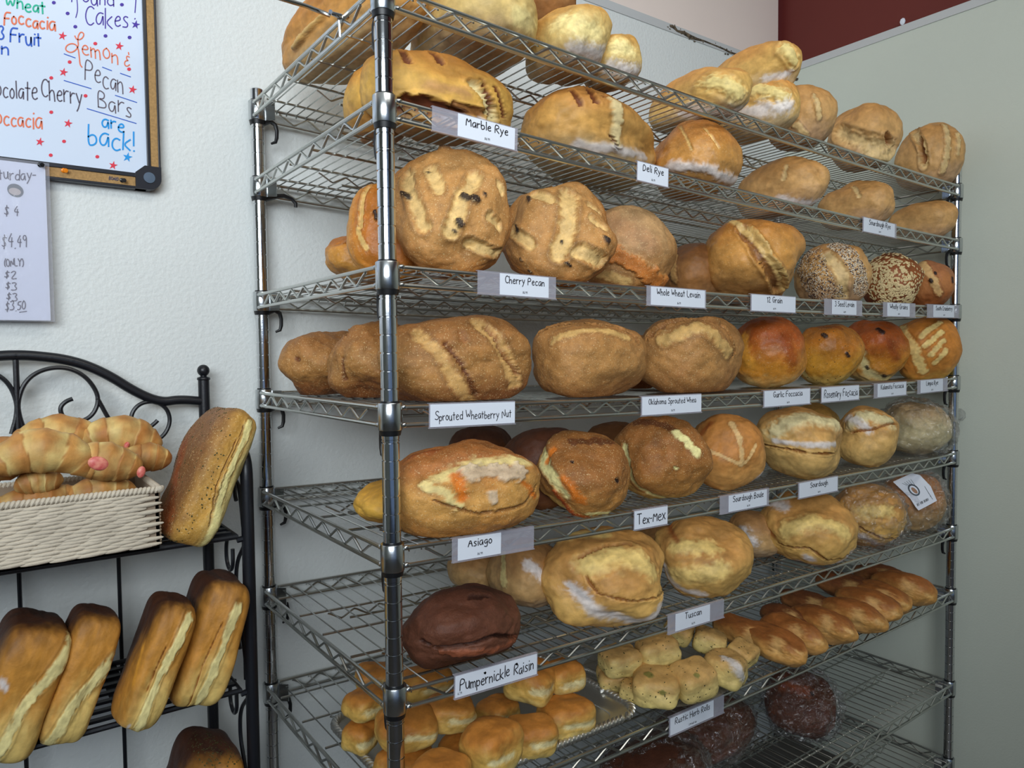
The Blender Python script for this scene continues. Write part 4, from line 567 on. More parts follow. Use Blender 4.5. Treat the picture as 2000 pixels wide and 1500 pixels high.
RACKB = [
('p1','leftmost pan loaf on the iron rack,cut by the photo edge,floury bottom half',(-0.4402,0.318,0.9261),(0.0432,0.0756,0.0922),(0,20,0),5.5,'pan',(-0.15,0.62,0.75),[('pale',[(0.62,-0.48,0.62),(0.21,-0.97,-0.08),(-0.08,-0.69,-0.72)],0.157,0.002),('flour',[(-0.54,-0.82,0.2),(-0.46,-0.88,0.15)],0.094,0)]),
('p2','second pan loaf from the left on the iron rack,half tucked behind its neighbour',(-0.3664,0.3117,0.9229),(0.0329,0.0575,0.0909),(0,20,0),5.5,'pan',(-0.15,0.62,0.75),[('pale',[(0.55,-0.8,0.23),(-0.04,-0.96,-0.28),(-0.35,-0.49,-0.8)],0.182,0.002)]),
('p3','third pan loaf on the iron rack with a ragged pale split side',(-0.2663,0.2848,0.9251),(0.0323,0.0565,0.0936),(0,20,0),5.5,'pan',(-0.15,0.62,0.75),[('pale',[(0.31,-0.73,0.61),(0.02,-1.0,-0.02),(-0.09,-0.72,-0.69)],0.185,0.002),('edge',[(-0.16,-0.93,0.34),(-0.32,-0.95,-0.04),(-0.33,-0.9,-0.28)],0.028,-0.004),('flour',[(-0.4,-0.57,-0.71),(-0.39,-0.63,-0.67)],0.056,0),('yellow',[(-0.82,-0.52,0.23),(-0.75,-0.64,-0.2)],0.093,0)]),
('p4','rightmost pan loaf on the iron rack beside its front leg',(-0.1838,0.3158,0.9315),(0.0383,0.067,0.0994),(0,18,0),5.5,'pan',(-0.15,0.62,0.75),[('pale',[(0.23,-0.86,0.46),(0.18,-0.97,-0.13),(-0.01,-0.78,-0.63)],0.175,0.002),('edge',[(-0.07,-0.93,0.35),(-0.32,-0.92,-0.23),(-0.27,-0.6,-0.75)],0.023,-0.004)]),
('p5','dark crusted loaf top with painted shade rising from the lowest rack shelf,cut by the photo bottom',(-0.198,0.3359,0.6605),(0.0459,0.0804,0.0851),(0,18,0),5.5,'pan',(-0.15,0.62,0.75),[('herb',[(-0.26,-0.17,0.95),(0.09,-0.52,0.85)],0.539,0)]),
('fo','thick herb focaccia slab standing on edge,its pale layered side out',(-0.1708,0.3393,1.1972),(0.0383,0.0843,0.1137),(0,27,0),4.2,'slab',(-1,0.1,0.1),[('pale',[(0.18,-0.71,0.68),(0.28,-0.96,-0.03),(0.51,-0.53,-0.67)],0.144,0.002),('edge',[(-0.04,-0.86,0.52),(-0.01,-1.0,-0.06),(0.34,-0.8,-0.49)],0.021,-0.005),('edge',[(0.01,-0.75,0.66),(0.14,-0.98,0.14),(0.27,-0.9,-0.34)],0.017,-0.004),('herb',[(-0.92,-0.05,0.4),(-0.82,-0.49,-0.29)],0.934,0),('burn',[(-0.92,0.36,0.18),(-0.93,-0.08,-0.35),(-0.65,-0.39,-0.66)],0.289,0)]),
]
SEEDN = 0; BO = {}
for (key, name, cat, label, group, loc, r, rot, n, style, res, lump, taper, marks) in BREADS:
    SEEDN += 1
    me, Sp, P, nrm, scat = bread_mesh(name, r, n, style, res, lump, taper, marks, SEEDN, flat=.9 if rot[0] == 0 else 1.2)
    if rot[0] != 0: pass
    o = obj(name, me, None, loc, [math.radians(a) for a in rot]); tag(o, label, cat, group); BO[key] = o
    for kind, d, wd in scat:
        rr = np.random.default_rng(SEEDN)
        if kind == 'herb':
            ii = rr.choice(len(P), int(60*res+30), replace=False); flakes('herb_flecks', P[ii], nrm[ii], .0022, FL_herb, o, .2, SEEDN)
        else:
            ok = np.where(d < wd*(1+.5*fbm(Sp*6, 2)))[0]; cnt = 420 if kind == 'oat' else 620
            ii = rr.choice(ok, min(cnt, len(ok)), replace=False)
            if kind == 'oat': flakes('oat_flakes', P[ii]+nrm[ii]*.0008, nrm[ii], .0052, FL_oat, o, .3, SEEDN)
            else:
                flakes('pale_seeds', P[ii]+nrm[ii]*.0005, nrm[ii], .0024, FL_seed, o, .35, SEEDN)
                jj = rr.choice(ok, min(cnt, len(ok)), replace=False); flakes('dark_seeds', P[jj]+nrm[jj]*.0005, nrm[jj], .0020, FL_dk, o, .35, SEEDN+1)
    if key in ('5j', '6i', '8a', '8b', '8c', '6h'):
        Mi = Euler(o.rotation_euler).to_matrix().inverted()
        nk = {'5j': (.12, -.05, .03), '6i': (.07, .02, .06), '8a': (.02, .10, .05), '8b': (.12, .03, .02), '8c': None, '6h': None}[key]
        if key != '6h': crinkle_bag(o, r, SEEDN, tuple(Mi @ Vector(nk)) if nk else None, 1.06)
        else: crinkle_bag(o, r, SEEDN, None, 1.03)
# ---------------------------------------------------------------- stroke lettering
G = {'A':'0,0 3,10 6,0|1,4 5,4','B':'0,0 0,10 4,9.6 5,8 4,5.6 0,5 4.6,4.6 6,2.6 5,.6 0,0','C':'6,8.6 4,10 1.4,9 0,5 1.4,1 4,0 6,1.4','D':'0,0 0,10 4,9 6,5 4,1 0,0','E':'5.5,10 0,10 0,0 5.5,0|0,5 4.5,5',
'F':'5.5,10 0,10 0,0|0,5.2 4.4,5.4','G':'6,8.6 4,10 1.2,8.6 0,5 1.4,1 4,0 6,2 6,4.6 3.6,4.6','H':'0,0 0,10|6,10 6,0|0,5 6,5.2','K':'0,0 0,10|5.6,10 .4,4.6 5.8,0','L':'0,10 0,0 5.2,0','M':'0,0 .6,10 3.4,3.4 6.4,10 7,0','N':'0,0 0,10 5.6,0 5.8,10',
'O':'3,10 .6,8.4 0,5 1,1.2 3,0 5.2,1.2 6,5 5.2,8.6 3,10','P':'0,0 0,10 4,9.8 6,8 5,5.4 .2,4.8','R':'0,0 0,10 4,9.8 5.8,8 4.6,5.6 .4,5 5.8,0','S':'5.6,8.6 3.6,10 .8,9 .8,6.6 3,5.2 5.4,4 5.6,1.6 3.4,0 0,1','T':'0,10 6.4,10|3.2,10 3,0','W':'0,10 1.8,0 4,7 6,0 8,10','Y':'0,10 3,5 6,10|3,5 2.8,0','X':'0,10 6,0|6,10 0,0',
'a':'4.8,5.6 2.4,6.2 .4,4.4 0,2 1.4,0 3.6,.8 4.8,5.6 5,0','b':'0,10 0,0 3,.2 4.8,2 4.2,4.8 2,5.4 0,4','c':'4.6,5.4 2.6,6.2 .6,4.6 .4,1.6 2.4,0 4.8,1','d':'5,10 5,0|5,1.4 2.4,0 .2,2 .8,5 3,6 5,4.6','e':'.4,3.2 4.6,3.8 4.2,5.8 2.2,6.3 .3,4 .6,1 2.8,0 4.8,1','f':'4.4,9.4 2.8,9.8 1.8,8.4 1.8,0|.2,5.6 4,5.6',
'g':'4.8,5.6 2.4,6.2 .4,4.4 1,1.4 3.4,1.2 4.8,5.4 4.8,-2 3,-3.4 .4,-2.4','h':'0,10 0,0|0,3.6 2,5.8 4,5 4.4,0','i':'.6,6 .8,0|.7,8.4 .9,8.8','j':'2,6 2,-2 .4,-3|2,8.4 2.2,8.8','k':'0,10 0,0|4.4,6 .2,3 4.6,0','l':'.6,10 .8,0','m':'0,6 .2,0|.2,4 1.8,6 3.2,5 3.2,0|3.2,4 5,6 6.4,5 6.6,0','n':'0,6 .2,0|.2,4 2.4,6 4.2,4.8 4.4,0',
'o':'2.4,6.2 .3,4.6 .3,1.6 2.4,0 4.6,1.6 4.5,4.8 2.4,6.2','p':'0,6 .2,-3.4|.2,4.4 2.4,6 4.6,4.4 4,1 2,.2 .2,1.4','q':'4.6,6 4.6,-3.4','r':'0,6 .3,0|.3,3.6 2,5.8 3.8,5.6','s':'4,5.6 2.2,6.2 .6,5 2,3.4 4,2.2 3.4,.2 .2,.4','t':'1.8,9 2,0|0,6 4,6','u':'0,6 .4,1.2 2.2,0 4,1.6 4.2,6|4.2,6 4.6,0','v':'0,6 2.2,0 4.4,6','w':'0,6 1.4,0 3.2,4.6 4.8,0 6.4,6','x':'0,6 4.4,0|4.4,6 0,0','y':'0,6 2.4,1.4|4.8,6 2,-1.4 .4,-3.4','z':'0,6 4.4,6 0,0 4.6,0',
'0':'3,10 .4,7 .6,2 3,0 5.4,3 5,8 3,10','1':'1,8 3,10 3,0','2':'.4,8 3,10 5.4,7.6 0,0 5.8,.2','3':'.4,9 3,10 5,8 2.6,5.4 5.6,3 4,.2 0,.6','4':'4,10 0,4 6,4|4.6,7 4.4,0','5':'5.4,10 1,10 .6,5.8 4,6 5.6,3 3.6,0 0,.6','6':'4.4,10 1,6 .4,2 3,0 5.2,2 4.2,4.8 .8,4','7':'0,10 5.6,10 2,0','9':'5,7 3,5 .6,7 2,9.8 5,8.6 4.6,0','$':'5.4,7.8 3,8.8 .8,7.4 5.2,3 3,1.2 .4,2.4|3.1,10.4 2.9,-.4','.':'.8,.2 1.2,.6','!':'.8,10 .6,3|.6,.2 .8,.5','&':'5,7 2.4,7.6 2.6,5 4.4,4.6 1.2,4 .8,1.4 3,.4 5.4,2|4,10 4.4,8.6','-':'0,4 3,4','(':'2.4,10 .4,6 .8,1 2.6,-1',')':'.4,10 2.4,6 2,1 .2,-1','*':'0,7 5,7 1,4 2.5,9 4,4 0,7'}
def chaikin(p, n=2):
    for _ in range(n):
        q = [p[0]]
        for a, b in zip(p[:-1], p[1:]): q += [(a[0]*.75+b[0]*.25, a[1]*.75+b[1]*.25), (a[0]*.25+b[0]*.75, a[1]*.25+b[1]*.75)]
        p = q+[p[-1]]
    return p
def text_strokes(s, rnd=0., seed=1, gap=1.6, squeeze=1.):
    rr = random.Random(seed); x = 0; out = []
    for ch in s:
        if ch == ' ': x += 4; continue
        st = [[tuple(map(float, q.split(','))) for q in part.split()] for part in G[ch].split('|')]
        wd = max(p[0] for q in st for p in q); dy = rr.uniform(-1, 1)*rnd; sh = rr.uniform(-.5, .5)*rnd*.12; sc = 1+rr.uniform(-.1, .1)*rnd
        for q in st: out.append([(x+(a*sc+b*sh)*squeeze, b*sc+dy) for a, b in chaikin(q)])
        x += wd*squeeze*sc+gap
    return out, x-gap
def ribbons(mb, strokes, f, wd):
    'strokes in 2d; f maps a 2d point to a 3d point; wd is the half width in 2d units'
    for st in strokes:
        if len(st) < 2: continue
        Lp, Rp = [], []
        for i, p in enumerate(st):
            a = st[max(0, i-1)]; b = st[min(len(st)-1, i+1)]; dx, dy = b[0]-a[0], b[1]-a[1]; l = math.hypot(dx, dy) or 1; nx, ny = -dy/l*wd, dx/l*wd
            ex = (-dx/l*wd*.6, -dy/l*wd*.6) if i == 0 else ((dx/l*wd*.6, dy/l*wd*.6) if i == len(st)-1 else (0, 0))
            Lp.append(f((p[0]+nx+ex[0], p[1]+ny+ex[1]))); Rp.append(f((p[0]-nx+ex[0], p[1]-ny+ex[1])))
        n = len(st); mb.add(Lp+Rp, [(i, i+1, n+i+1, n+i) for i in range(n-1)])
# ---------------------------------------------------------------- price cards on the shelf rails
def price_card(s, hx, cx, text, label, price='$6.99', hand=False, star=None, th=None, dy=0., tilt=0., price_left=False, over=.0):
    'hx: pixel span of the holder, cx: pixel span of the card, along rail of shelf s'
    y = -.0155; mid = lambda x: None
    def Xof(px):
        X = .5
        for _ in range(8):
            p = onY(px, 700, y); X = p.x
            # refine along the rail
            z = zlow(s-1, X)+.5*I; pr = Vector((X, y, z)); dd = np.array(pr)-CC; u = 1000+FPX*(dd @ CR)/(dd @ CF)
            k = 0
            while abs(u-px) > .05 and k < 30:
                X2 = X+.001; pr = Vector((X2, y, zlow(s-1, X2)+.5*I)); d2 = np.array(pr)-CC; u2 = 1000+FPX*(d2 @ CR)/(d2 @ CF)
                X = X+(px-u)*.001/(u2-u); pr = Vector((X, y, zlow(s-1, X)+.5*I)); dd = np.array(pr)-CC; u = 1000+FPX*(dd @ CR)/(dd @ CF); k += 1
            break
        return X
    X0, X1 = Xof(hx[0]), Xof(hx[1]); c0, c1 = Xof(cx[0]), Xof(cx[1])
    xm = (X0+X1)/2; zc = zlow(s-1, xm)+.5*I; slope = (zlow(s-1, X1)-zlow(s-1, X0))/(X1-X0)
    root = empty('price_card', (xm, y, zc), (tilt, -math.atan(slope), 0)); tag(root, label, 'price card')
    H = .0345; hw = (X1-X0)/2
    mb = MB(); mb.box((-hw, -.0012, -H/2), (hw, -.0006, H/2)); mb.box((-hw, -.0035, -H/2-.0015), (hw, .001, -H/2)); mb.box((-hw, -.0012, H/2), (hw, .004, H/2+.001))
    mb.build('card_holder', M_hold, root, smooth=False, local=True)
    mb = MB(); a, b = c0-xm, c1-xm; e = .0008; oh = over
    mb.box((a, -.0022, -H/2+e-oh), (b, -.0014, H/2-e+oh*.3)); mb.build('card', M_card, root, smooth=False, local=True)
    ink = MB(); wc = b-a; Hh = H+oh
    st, tw = text_strokes(text, 1. if hand else .35, len(text), 1.3 if hand else 1.7, .8 if hand else .92)
    usable = wc*(.90 if hand else .80); sc = min(usable/tw, (Hh*.52 if hand else Hh*.34)/10)
    sx = min(usable/tw, sc*1.15)
    x0 = (a+b)/2-tw*sx/2; z0 = (-.012*.6 if hand else Hh*.06)
    ribbons(ink, st, lambda p: (x0+p[0]*sx, -.0026, z0+p[1]*sc), .62 if not hand else .5)
    if star:
        for fx in star:
            q, _ = text_strokes('*', 0, 1); ribbons(ink, q, lambda p: (a+wc*fx+p[0]*sc*.55, -.0026, z0+8.5*sc+(p[1]-4)*sc*.6), .8)
    if price:
        st, tw = text_strokes(price, .2, 3, 1.5, .9); s2 = .00036
        xx = a+.004 if price_left else (a+b)/2-tw*s2/2
        ribbons(ink, st, lambda p: (xx+p[0]*s2, -.0026, -Hh*.36+p[1]*s2), .7)
    ink.build('lettering', M_ink, root, smooth=False, local=True); return root
PC = price_card
PC(2, (843, 1010), (893, 1004), 'Marble Rye', 'price card reading Marble Rye in a wide clear holder, second shelf')
PC(2, (1243, 1305), (1244, 1303), 'Deli Rye', 'price card reading Deli Rye on the second shelf rail')
PC(2, (1684, 1750), (1686, 1746), 'Sourdough Rye', 'price card reading Sourdough Rye on the second shelf rail')
PC(3, (932, 1085), (975, 1070), 'Cherry Pecan', 'price card reading Cherry Pecan, third shelf')
PC(3, (1262, 1378), (1270, 1375), 'Whole Wheat Levain', 'price card reading Whole Wheat Levain')
PC(3, (1465, 1553), (1467, 1552), '12 Grain', 'price card reading 12 Grain on the third shelf rail')
PC(3, (1609, 1683), (1624, 1671), '3 Seed Levain', 'small price card reading 3 Seed Levain under the seeded loaf')
PC(3, (1724, 1787), (1732, 1775), 'Wholly Grains', 'faint small price card under the oat crusted loaf')
PC(3, (1810, 1872), (1822, 1862), 'South Cranberry', 'last faint price card beside the right post, third shelf')
PC(4, (837, 1005), (839, 1004), 'Sprouted Wheatberry Nut', 'handwritten card reading Sprouted Wheatberry Nut', None, True)
PC(4, (1251, 1369), (1253, 1368), 'Oklahoma Sprouted Whea', 'price card reading Oklahoma Sprouted Wheat, cut off at its edge')
PC(4, (1490, 1582), (1492, 1580), 'Garlic Foccacia', 'price card reading Garlic Foccacia')
PC(4, (1603, 1677), (1604, 1676), 'Rosemary Foccacia', 'handwritten card reading Rosemary Foccacia', None, True)
PC(4, (1706, 1770), (1713, 1768), 'Kalamata Foccacia', 'small price card reading Kalamata Foccacia')
PC(4, (1791, 1850), (1797, 1840), 'Limpa Rye', 'small price card under the scored round loaf by the right post, fourth shelf')
PC(5, (882, 1042), (893, 977), 'Asiago', 'price card reading Asiago in a long clear holder, fifth shelf')
PC(5, (1237, 1303), (1238, 1302), 'Tex-Mex', 'handwritten card reading Tex-Mex', None, True)
PC(5, (1405, 1501), (1422, 1496), 'Sourdough Boule', 'price card reading Sourdough Boule')
PC(5, (1558, 1636), (1560, 1634), 'Sourdough', 'price card reading Sourdough alone, fifth shelf')
PC(6, (886, 1049), (888, 1047), 'Pumpernickle Raisin', 'handwritten card reading Pumpernickle Raisin with little stars', '6.79', True, star=(.33, .72), price_left=True)
PC(6, (1303, 1413), (1318, 1385), 'Tuscan', 'price card reading Tuscan on the sixth shelf rail')
PC(7, (1306, 1413), (1308, 1392), 'Rustic Herb Rolls', 'price card reading Rustic Herb Rolls, seventh shelf', '3.99 half doz')
# ---------------------------------------------------------------- silver tray and glass plate on the seventh shelf
def ztop(s, X): return zlow(s-1, X)+I+.0032
def rrect(x0, x1, y0, y1, r, n=8):
    P = []
    for cx, cy, a0 in ((x1-r, y0+r, -90), (x1-r, y1-r, 0), (x0+r, y1-r, 90), (x0+r, y0+r, 180)):
        for i in range(n+1): a = math.radians(a0+90*i/n); P.append((cx+r*math.cos(a), cy+r*math.sin(a)))
    return P
tx0, tx1, ty0, ty1 = .028, .515, .008, .335; tz = ztop(7, .27)+.001
tray = empty('silver_tray', (.27, .17, tz)); tag(tray, 'silver serving tray with a rope edge holding the dinner rolls', 'tray')
rings = [(.035, .0), (.034, .0015), (.026, .002), (.016, .010), (.004, .014), (0, .0155), (-.003, .0145), (0, .0135), (.006, .0115), (.020, .006), (.030, -.0002)]
mb = MB(); V = []; n = 36
for ins, z in rings:
    for x, y in rrect(tx0+ins, tx1-ins, ty0+ins, ty1-ins, .045-ins*.6): V.append((x, y, tz+z))
F = [(i*n+j, i*n+(j+1) % n, (i+1)*n+(j+1) % n, (i+1)*n+j) for i in range(len(rings)-1) for j in range(n)]+[tuple(range(n)), tuple((len(rings)-1)*n+j for j in range(n))]
mb.add(V, F); mb.build('tray_dish', M_silver, tray)
rp = rrect(tx0, tx1, ty0, ty1, .045, 14); rp.append(rp[0]); mb = MB(); acc = 0; step = .0105; 
for a, b in zip(rp[:-1], rp[1:]):
    l = math.hypot(b[0]-a[0], b[1]-a[1]); u = (step-acc)
    while u <= l:
        t = u/l; ang = math.atan2(b[1]-a[1], b[0]-a[0]); Mr = Matrix.Rotation(ang, 4, 'Z') @ Matrix.Rotation(math.radians(38), 4, 'Z')
        mb.ell((a[0]+(b[0]-a[0])*t, a[1]+(b[1]-a[1])*t, tz+.0165), (.0118, .0056, .0075), Mr, 8, 6); u += step
    acc = (acc+l) % step
mb.build('rope_edge', M_silver, tray)
mb = MB(); hp = [(tx1-.01, .20), (tx1+.012, .205), (tx1+.022, .18), (tx1+.022, .13), (tx1+.012, .105), (tx1-.01, .11)]
hp = chaikin(hp, 3); mb.tube([(x, y, tz+.018+.008*min(1, max(0, (x-tx1+.01)/.03))) for x, y in hp], .0042, 8)
for i in range(0, len(hp)-1, 1): mb.ell((hp[i][0], hp[i][1], tz+.018+.008*min(1, max(0, (hp[i][0]-tx1+.01)/.03))), (.0062, .0034, .0055), Matrix.Rotation(1.1, 4, 'Z'), 7, 5)
mb.build('handle', M_silver, tray)
pz = ztop(7, .69)+.001; plate = MB()
Ms = Matrix.Diagonal((1.06, .98, 1, 1))
plate.lathe([(.001, .001), (.095, .001), (.12, .007), (.150, .013), (.156, .015), (.151, .0165), (.119, .0115), (.095, .004), (.001, .004)], (.675, .118, pz), 56, Ms)
o = plate.build('glass_plate', M_plate); tag(o, 'round smoky glass plate under the herb rolls, seventh shelf', 'plate')
# ---------------------------------------------------------------- sticker and neck details
def sticker(bread):
    c = np.array(bread.location); d = (c-CC)/np.linalg.norm(c-CC); n0 = c-d*.093
    def f(p): q = _ray(*p); return Vector(CC+q*((n0-CC) @ d)/(q @ d))
    def g(off): return lambda p: f(p)-Vector(d)*off
    mb = MB(); quad = [(1744, 941), (1781, 924), (1797, 928), (1818, 950), (1830, 978), (1808, 990), (1794, 997), (1788, 990), (1778, 974), (1764, 960)]
    V = [f(p) for p in quad]+[f(p)+Vector(d)*.0006 for p in quad]; k = len(quad)
    mb.add(V, [tuple(range(k)), tuple(range(k, 2*k))[::-1]]+[(i, (i+1) % k, k+(i+1) % k, k+i) for i in range(k)])
    st = mb.build('paper_sticker', M_card, bread, smooth=False)
    def disc(cx, cy, a, b, rot, off, m, name):
        mb = MB(); V = [g(off)((cx, cy))]; kk = 24
        for i in range(kk):
            t = 2*math.pi*i/kk; x, y = a*math.cos(t), b*math.sin(t); V.append(g(off)((cx+x*math.cos(rot)-y*math.sin(rot), cy+x*math.sin(rot)+y*math.cos(rot))))
        mb.add(V, [(0, 1+i, 1+(i+1) % kk) for i in range(kk)]); return mb.build(name, m, st, smooth=False)
    disc(1785, 957, 14, 9, .75, .0008, mat('dark_seal_ring', (52, 66, 78), .5), 'oval_seal'); disc(1785, 957, 10.5, 6.3, .75, .0011, M_card, 'oval_inside')
    disc(1786, 958, 8, 3.5, .75, .0014, mat('seal_bread_print', (160, 120, 92), .6), 'printed_loaf')
    ink = MB(); ax = (21, -11.5); l = math.hypot(*ax); ux, uy = ax[0]/l, ax[1]/l
    for i in range(15):
        if i in (3, 8): continue
        x = 1791+ux*l*i/14; y = 984-11*i/14; ribbons(ink, [[(x, y), (x+1.6, y+4.2)]], g(.0009), .35+.25*(i % 3 == 0))
    for j in range(5): ribbons(ink, [[(1762+j*4.2, 944-j*2), (1772+j*4.6, 948+j*1.2)]], g(.0009), .28)
    for j in range(4): ribbons(ink, [[(1806+j*3.5, 950+j*6), (1812+j*3.3, 960+j*5)]], g(.0009), .3)
    ink.build('barcode_print', M_ink, st, smooth=False)
sticker(BO['6i'])
# ---------------------------------------------------------------- black iron baker's rack on the left
RX = -.119; RYb = .56; RYf = .29; CXR = -.42
rack = empty('iron_bakers_rack', (CXR, .42, 0)); tag(rack, 'black wrought iron baker rack with a scrolled arched back, left of the chrome shelving', 'rack')
mir = lambda P: [Vector((2*CXR-p.x, p.y, p.z)) for p in P]
zs1, zs2, zs3 = 1.094, .836, .575
for sx in (1, -1):
    q = (lambda P: P) if sx == 1 else mir
    mb = MB(); mb.tube(q([Vector((RX, RYb, 0)), Vector((RX, RYb, 1.345))]), .0105, 12); mb.build('back_post', M_iron, rack)
    mb = MB(); c = q([Vector((RX, RYb, 1.345))])[0]; mb.lathe([(.0115, 0), (.0125, .002), (.0115, .005), (.006, .007), (.006, .009)], c, 16); mb.ell(c+Vector((0, 0, .0185)), (.0115, .0115, .0115), k=18, m=12); mb.build('ball_finial', M_iron, rack)
    mb = MB(); c2 = chaikin([(RYf, 1.15), (RYf, 1.215), (RYf+.03, 1.235), (RYf+.09, 1.19), (RYb-.05, 1.15), (RYb, 1.145)], 3)
    mb.tube(q([Vector((RX, RYf, 0)), Vector((RX, RYf, 1.10))]+[Vector((RX, a, b)) for a, b in c2]), .0105, 12); mb.build('front_leg', M_iron, rack)
    mb = MB()
    for zs in (zs1, zs2, zs3):
        for dz, fl in ((0, 1), (-.005, -1)):
            if fl == 1:
                a = chaikin([(RYf+.012, .012), (RYf+.02, .05), (RYf+.035, .082), (RYf+.055, .085), (RYf+.058, .06), (RYf+.05, .05)], 3)
                a2 = chaikin([(RYf+.01, -.02), (RYf+.06, -.06), (RYf+.065, -.11), (RYf+.045, -.14), (RYf+.02, -.19), (RYf+.02, -.25)], 3)
                a3 = chaikin([(RYf+.09, -.02), (RYf+.12, -.03), (RYf+.125, -.07), (RYf+.10, -.085), (RYf+.08, -.07), (RYf+.08, -.04)], 3)
                for a_ in (a, a2, a3): mb.tube(q([Vector((RX-.004, y, zs+z)) for y, z in a_]), .0035, 7)
    mb.build('side_scroll', M_iron, rack)
    # top rail, scrolls (drawn on the plane of the rack's back)
    P = [onY(x, y, RYb) for x, y in chaikin([(398, 784), (350, 780), (315, 786), (268, 768), (205, 728), (140, 703), (60, 694), (20, 694), (-2, 696)], 3)]
    P = [p for p in P if p.x > CXR-.002]+[Vector((CXR, RYb, onY(27, 694, RYb).z))]
    mb = MB(); mb.tube(q(P), .0088, 10); mb.build('arched_rail', M_iron, rack)
    def scr(pl, r=.0038):
        mb = MB(); mb.tube(q([onY(x, y, RYb) for x, y in chaikin(pl, 3)]), r, 8); mb.build('scroll', M_iron, rack)
    scr([(50, 846), (38, 815), (34, 785), (48, 745), (80, 722), (125, 716), (165, 732), (190, 765), (192, 790), (178, 815), (150, 826), (124, 818), (116, 797), (128, 784), (142, 779)])
    scr([(190, 778), (197, 790), (205, 805), (216, 824)])
    scr([(300, 863), (322, 850), (334, 822), (325, 795), (300, 783), (272, 788), (256, 808), (257, 830)]); scr([(281, 836), (290, 836), (301, 828), (308, 821)])
mb = MB(); mb.tube([Vector((CXR, RYb, onY(27, 700, RYb).z)), Vector((CXR, RYb, zs1))], .0046, 8); mb.build('centre_bar', M_iron, rack)
mb = MB()
for X in np.linspace(2*CXR-RX, RX, 8)[1:-1]:
    pass
for px in (235, 40, -160, -350): X = onY(px, 1200, RYb).x; mb.tube([Vector((X, RYb, 0.1)), Vector((X, RYb, zs1))], .0036, 7)
mb.build('rear_bars', M_iron, rack)
xl, xr = 2*CXR-RX+.02, RX-.018
for zs in (zs1, zs2, zs3):
    mb = MB()
    mb.tube([(xl, RYf, zs), (xr, RYf, zs), (xr, RYb-.02, zs), (xl, RYb-.02, zs)], .0048, 8, closed=True)
    for y in (RYf, RYb-.03): mb.tube([(xr, y, zs-.006), (RX, y, zs-.004)], .005, 7); mb.tube([(xl, y, zs-.006), (2*CXR-RX, y, zs-.004)], .005, 7)
    sh = mb.build('rack_shelf', M_iron, rack)
    for y in np.linspace(RYf, RYb-.02, 9)[1:-1]:
        mb = MB(); mb.box((xl, y-.005, zs-.0022), (xr, y+.005, zs+.0022)); mb.build('slat', M_iron, sh, smooth=False)
    for X in (xr-.055, xr-.165, xr-.275, xr-.385, xr-.495):
        mb = MB(); mb.box((X-.014, RYf, zs-.0045), (X+.014, RYb-.02, zs-.0022)); mb.build('cross_band', M_iron, sh, smooth=False)
# ---------------------------------------------------------------- woven basket
by0 = .262; by1 = .455; bx1 = onY(317, 1030, by0).x; bx0 = bx1-.40; bz0 = zs1+.006; bz1 = onY(318, 951, by0).z
bz0 = max(bz0, zs1+.005)
M_str = mat('pale_seagrass', (208, 196, 176), .75, var=.18, vscale=25, bump=.4, bscale=300)
M_bin = mat('basket_lining', (150, 132, 112), .85)
bas = empty('woven_basket', ((bx0+bx1)/2, (by0+by1)/2, bz0)); tag(bas, 'pale woven seagrass basket full of croissants on the iron rack', 'basket')
mb = MB(); t_ = .004
mb.box((bx0+t_, by0+t_, bz0), (bx1-t_, by0+2*t_, bz1-.004)); mb.box((bx0+t_, by1-2*t_, bz0), (bx1-t_, by1-t_, bz1-.004)); mb.box((bx0+t_, by0+t_, bz0), (bx0+2*t_, by1-t_, bz1-.004)); mb.box((bx1-2*t_, by0+t_, bz0), (bx1-t_, by1-t_, bz1-.004)); mb.box((bx0+t_, by0+t_, bz0), (bx1-t_, by1-t_, bz0+.004))
mb.build('basket_wall', M_bin, bas, smooth=False)
rows = 16; rr = random.Random(5)
for k in range(rows):
    z = bz0+.004+(bz1-bz0-.012)*(k+.5)/rows; mb = MB(); x = bx1-(.018 if k % 2 else 0)-rr.uniform(0, .008)
    first = True
    while x > bx0:
        ln = .038+rr.uniform(-.004, .005); wv = .0008*math.sin(x*40+k)
        mb.ell((x-ln/2, by0+.001, z+wv), (ln*.60, .0034, .0036), Matrix.Rotation(math.radians(-3.2), 4, 'Y'), 7, 8); x -= ln*.80
    y = by0+.01
    while y < by1: mb.ell((bx1-.001, y+.018, z), (.0030, .022, .0036), Matrix.Rotation(math.radians(3), 4, 'X'), 7, 8); y += .031
    mb.build('woven_strand', M_str, bas)
mb = MB(); x = bx1
while x > bx0: mb.ell((x, by0+.001, bz1-.003), (.0042, .0048, .0062), Matrix.Rotation(math.radians(28), 4, 'Y'), 8, 6); mb.ell((x, by1-.004, bz1-.003), (.0042, .0048, .0062), Matrix.Rotation(math.radians(28), 4, 'Y'), 8, 6); x -= .0058
y = by0
while y < by1: mb.ell((bx1-.002, y, bz1-.003+.0), (.0055, .0045, .0062), Matrix.Rotation(math.radians(28), 4, 'X'), 8, 6); y += .0062
mb.build('braided_rim', M_str, bas)
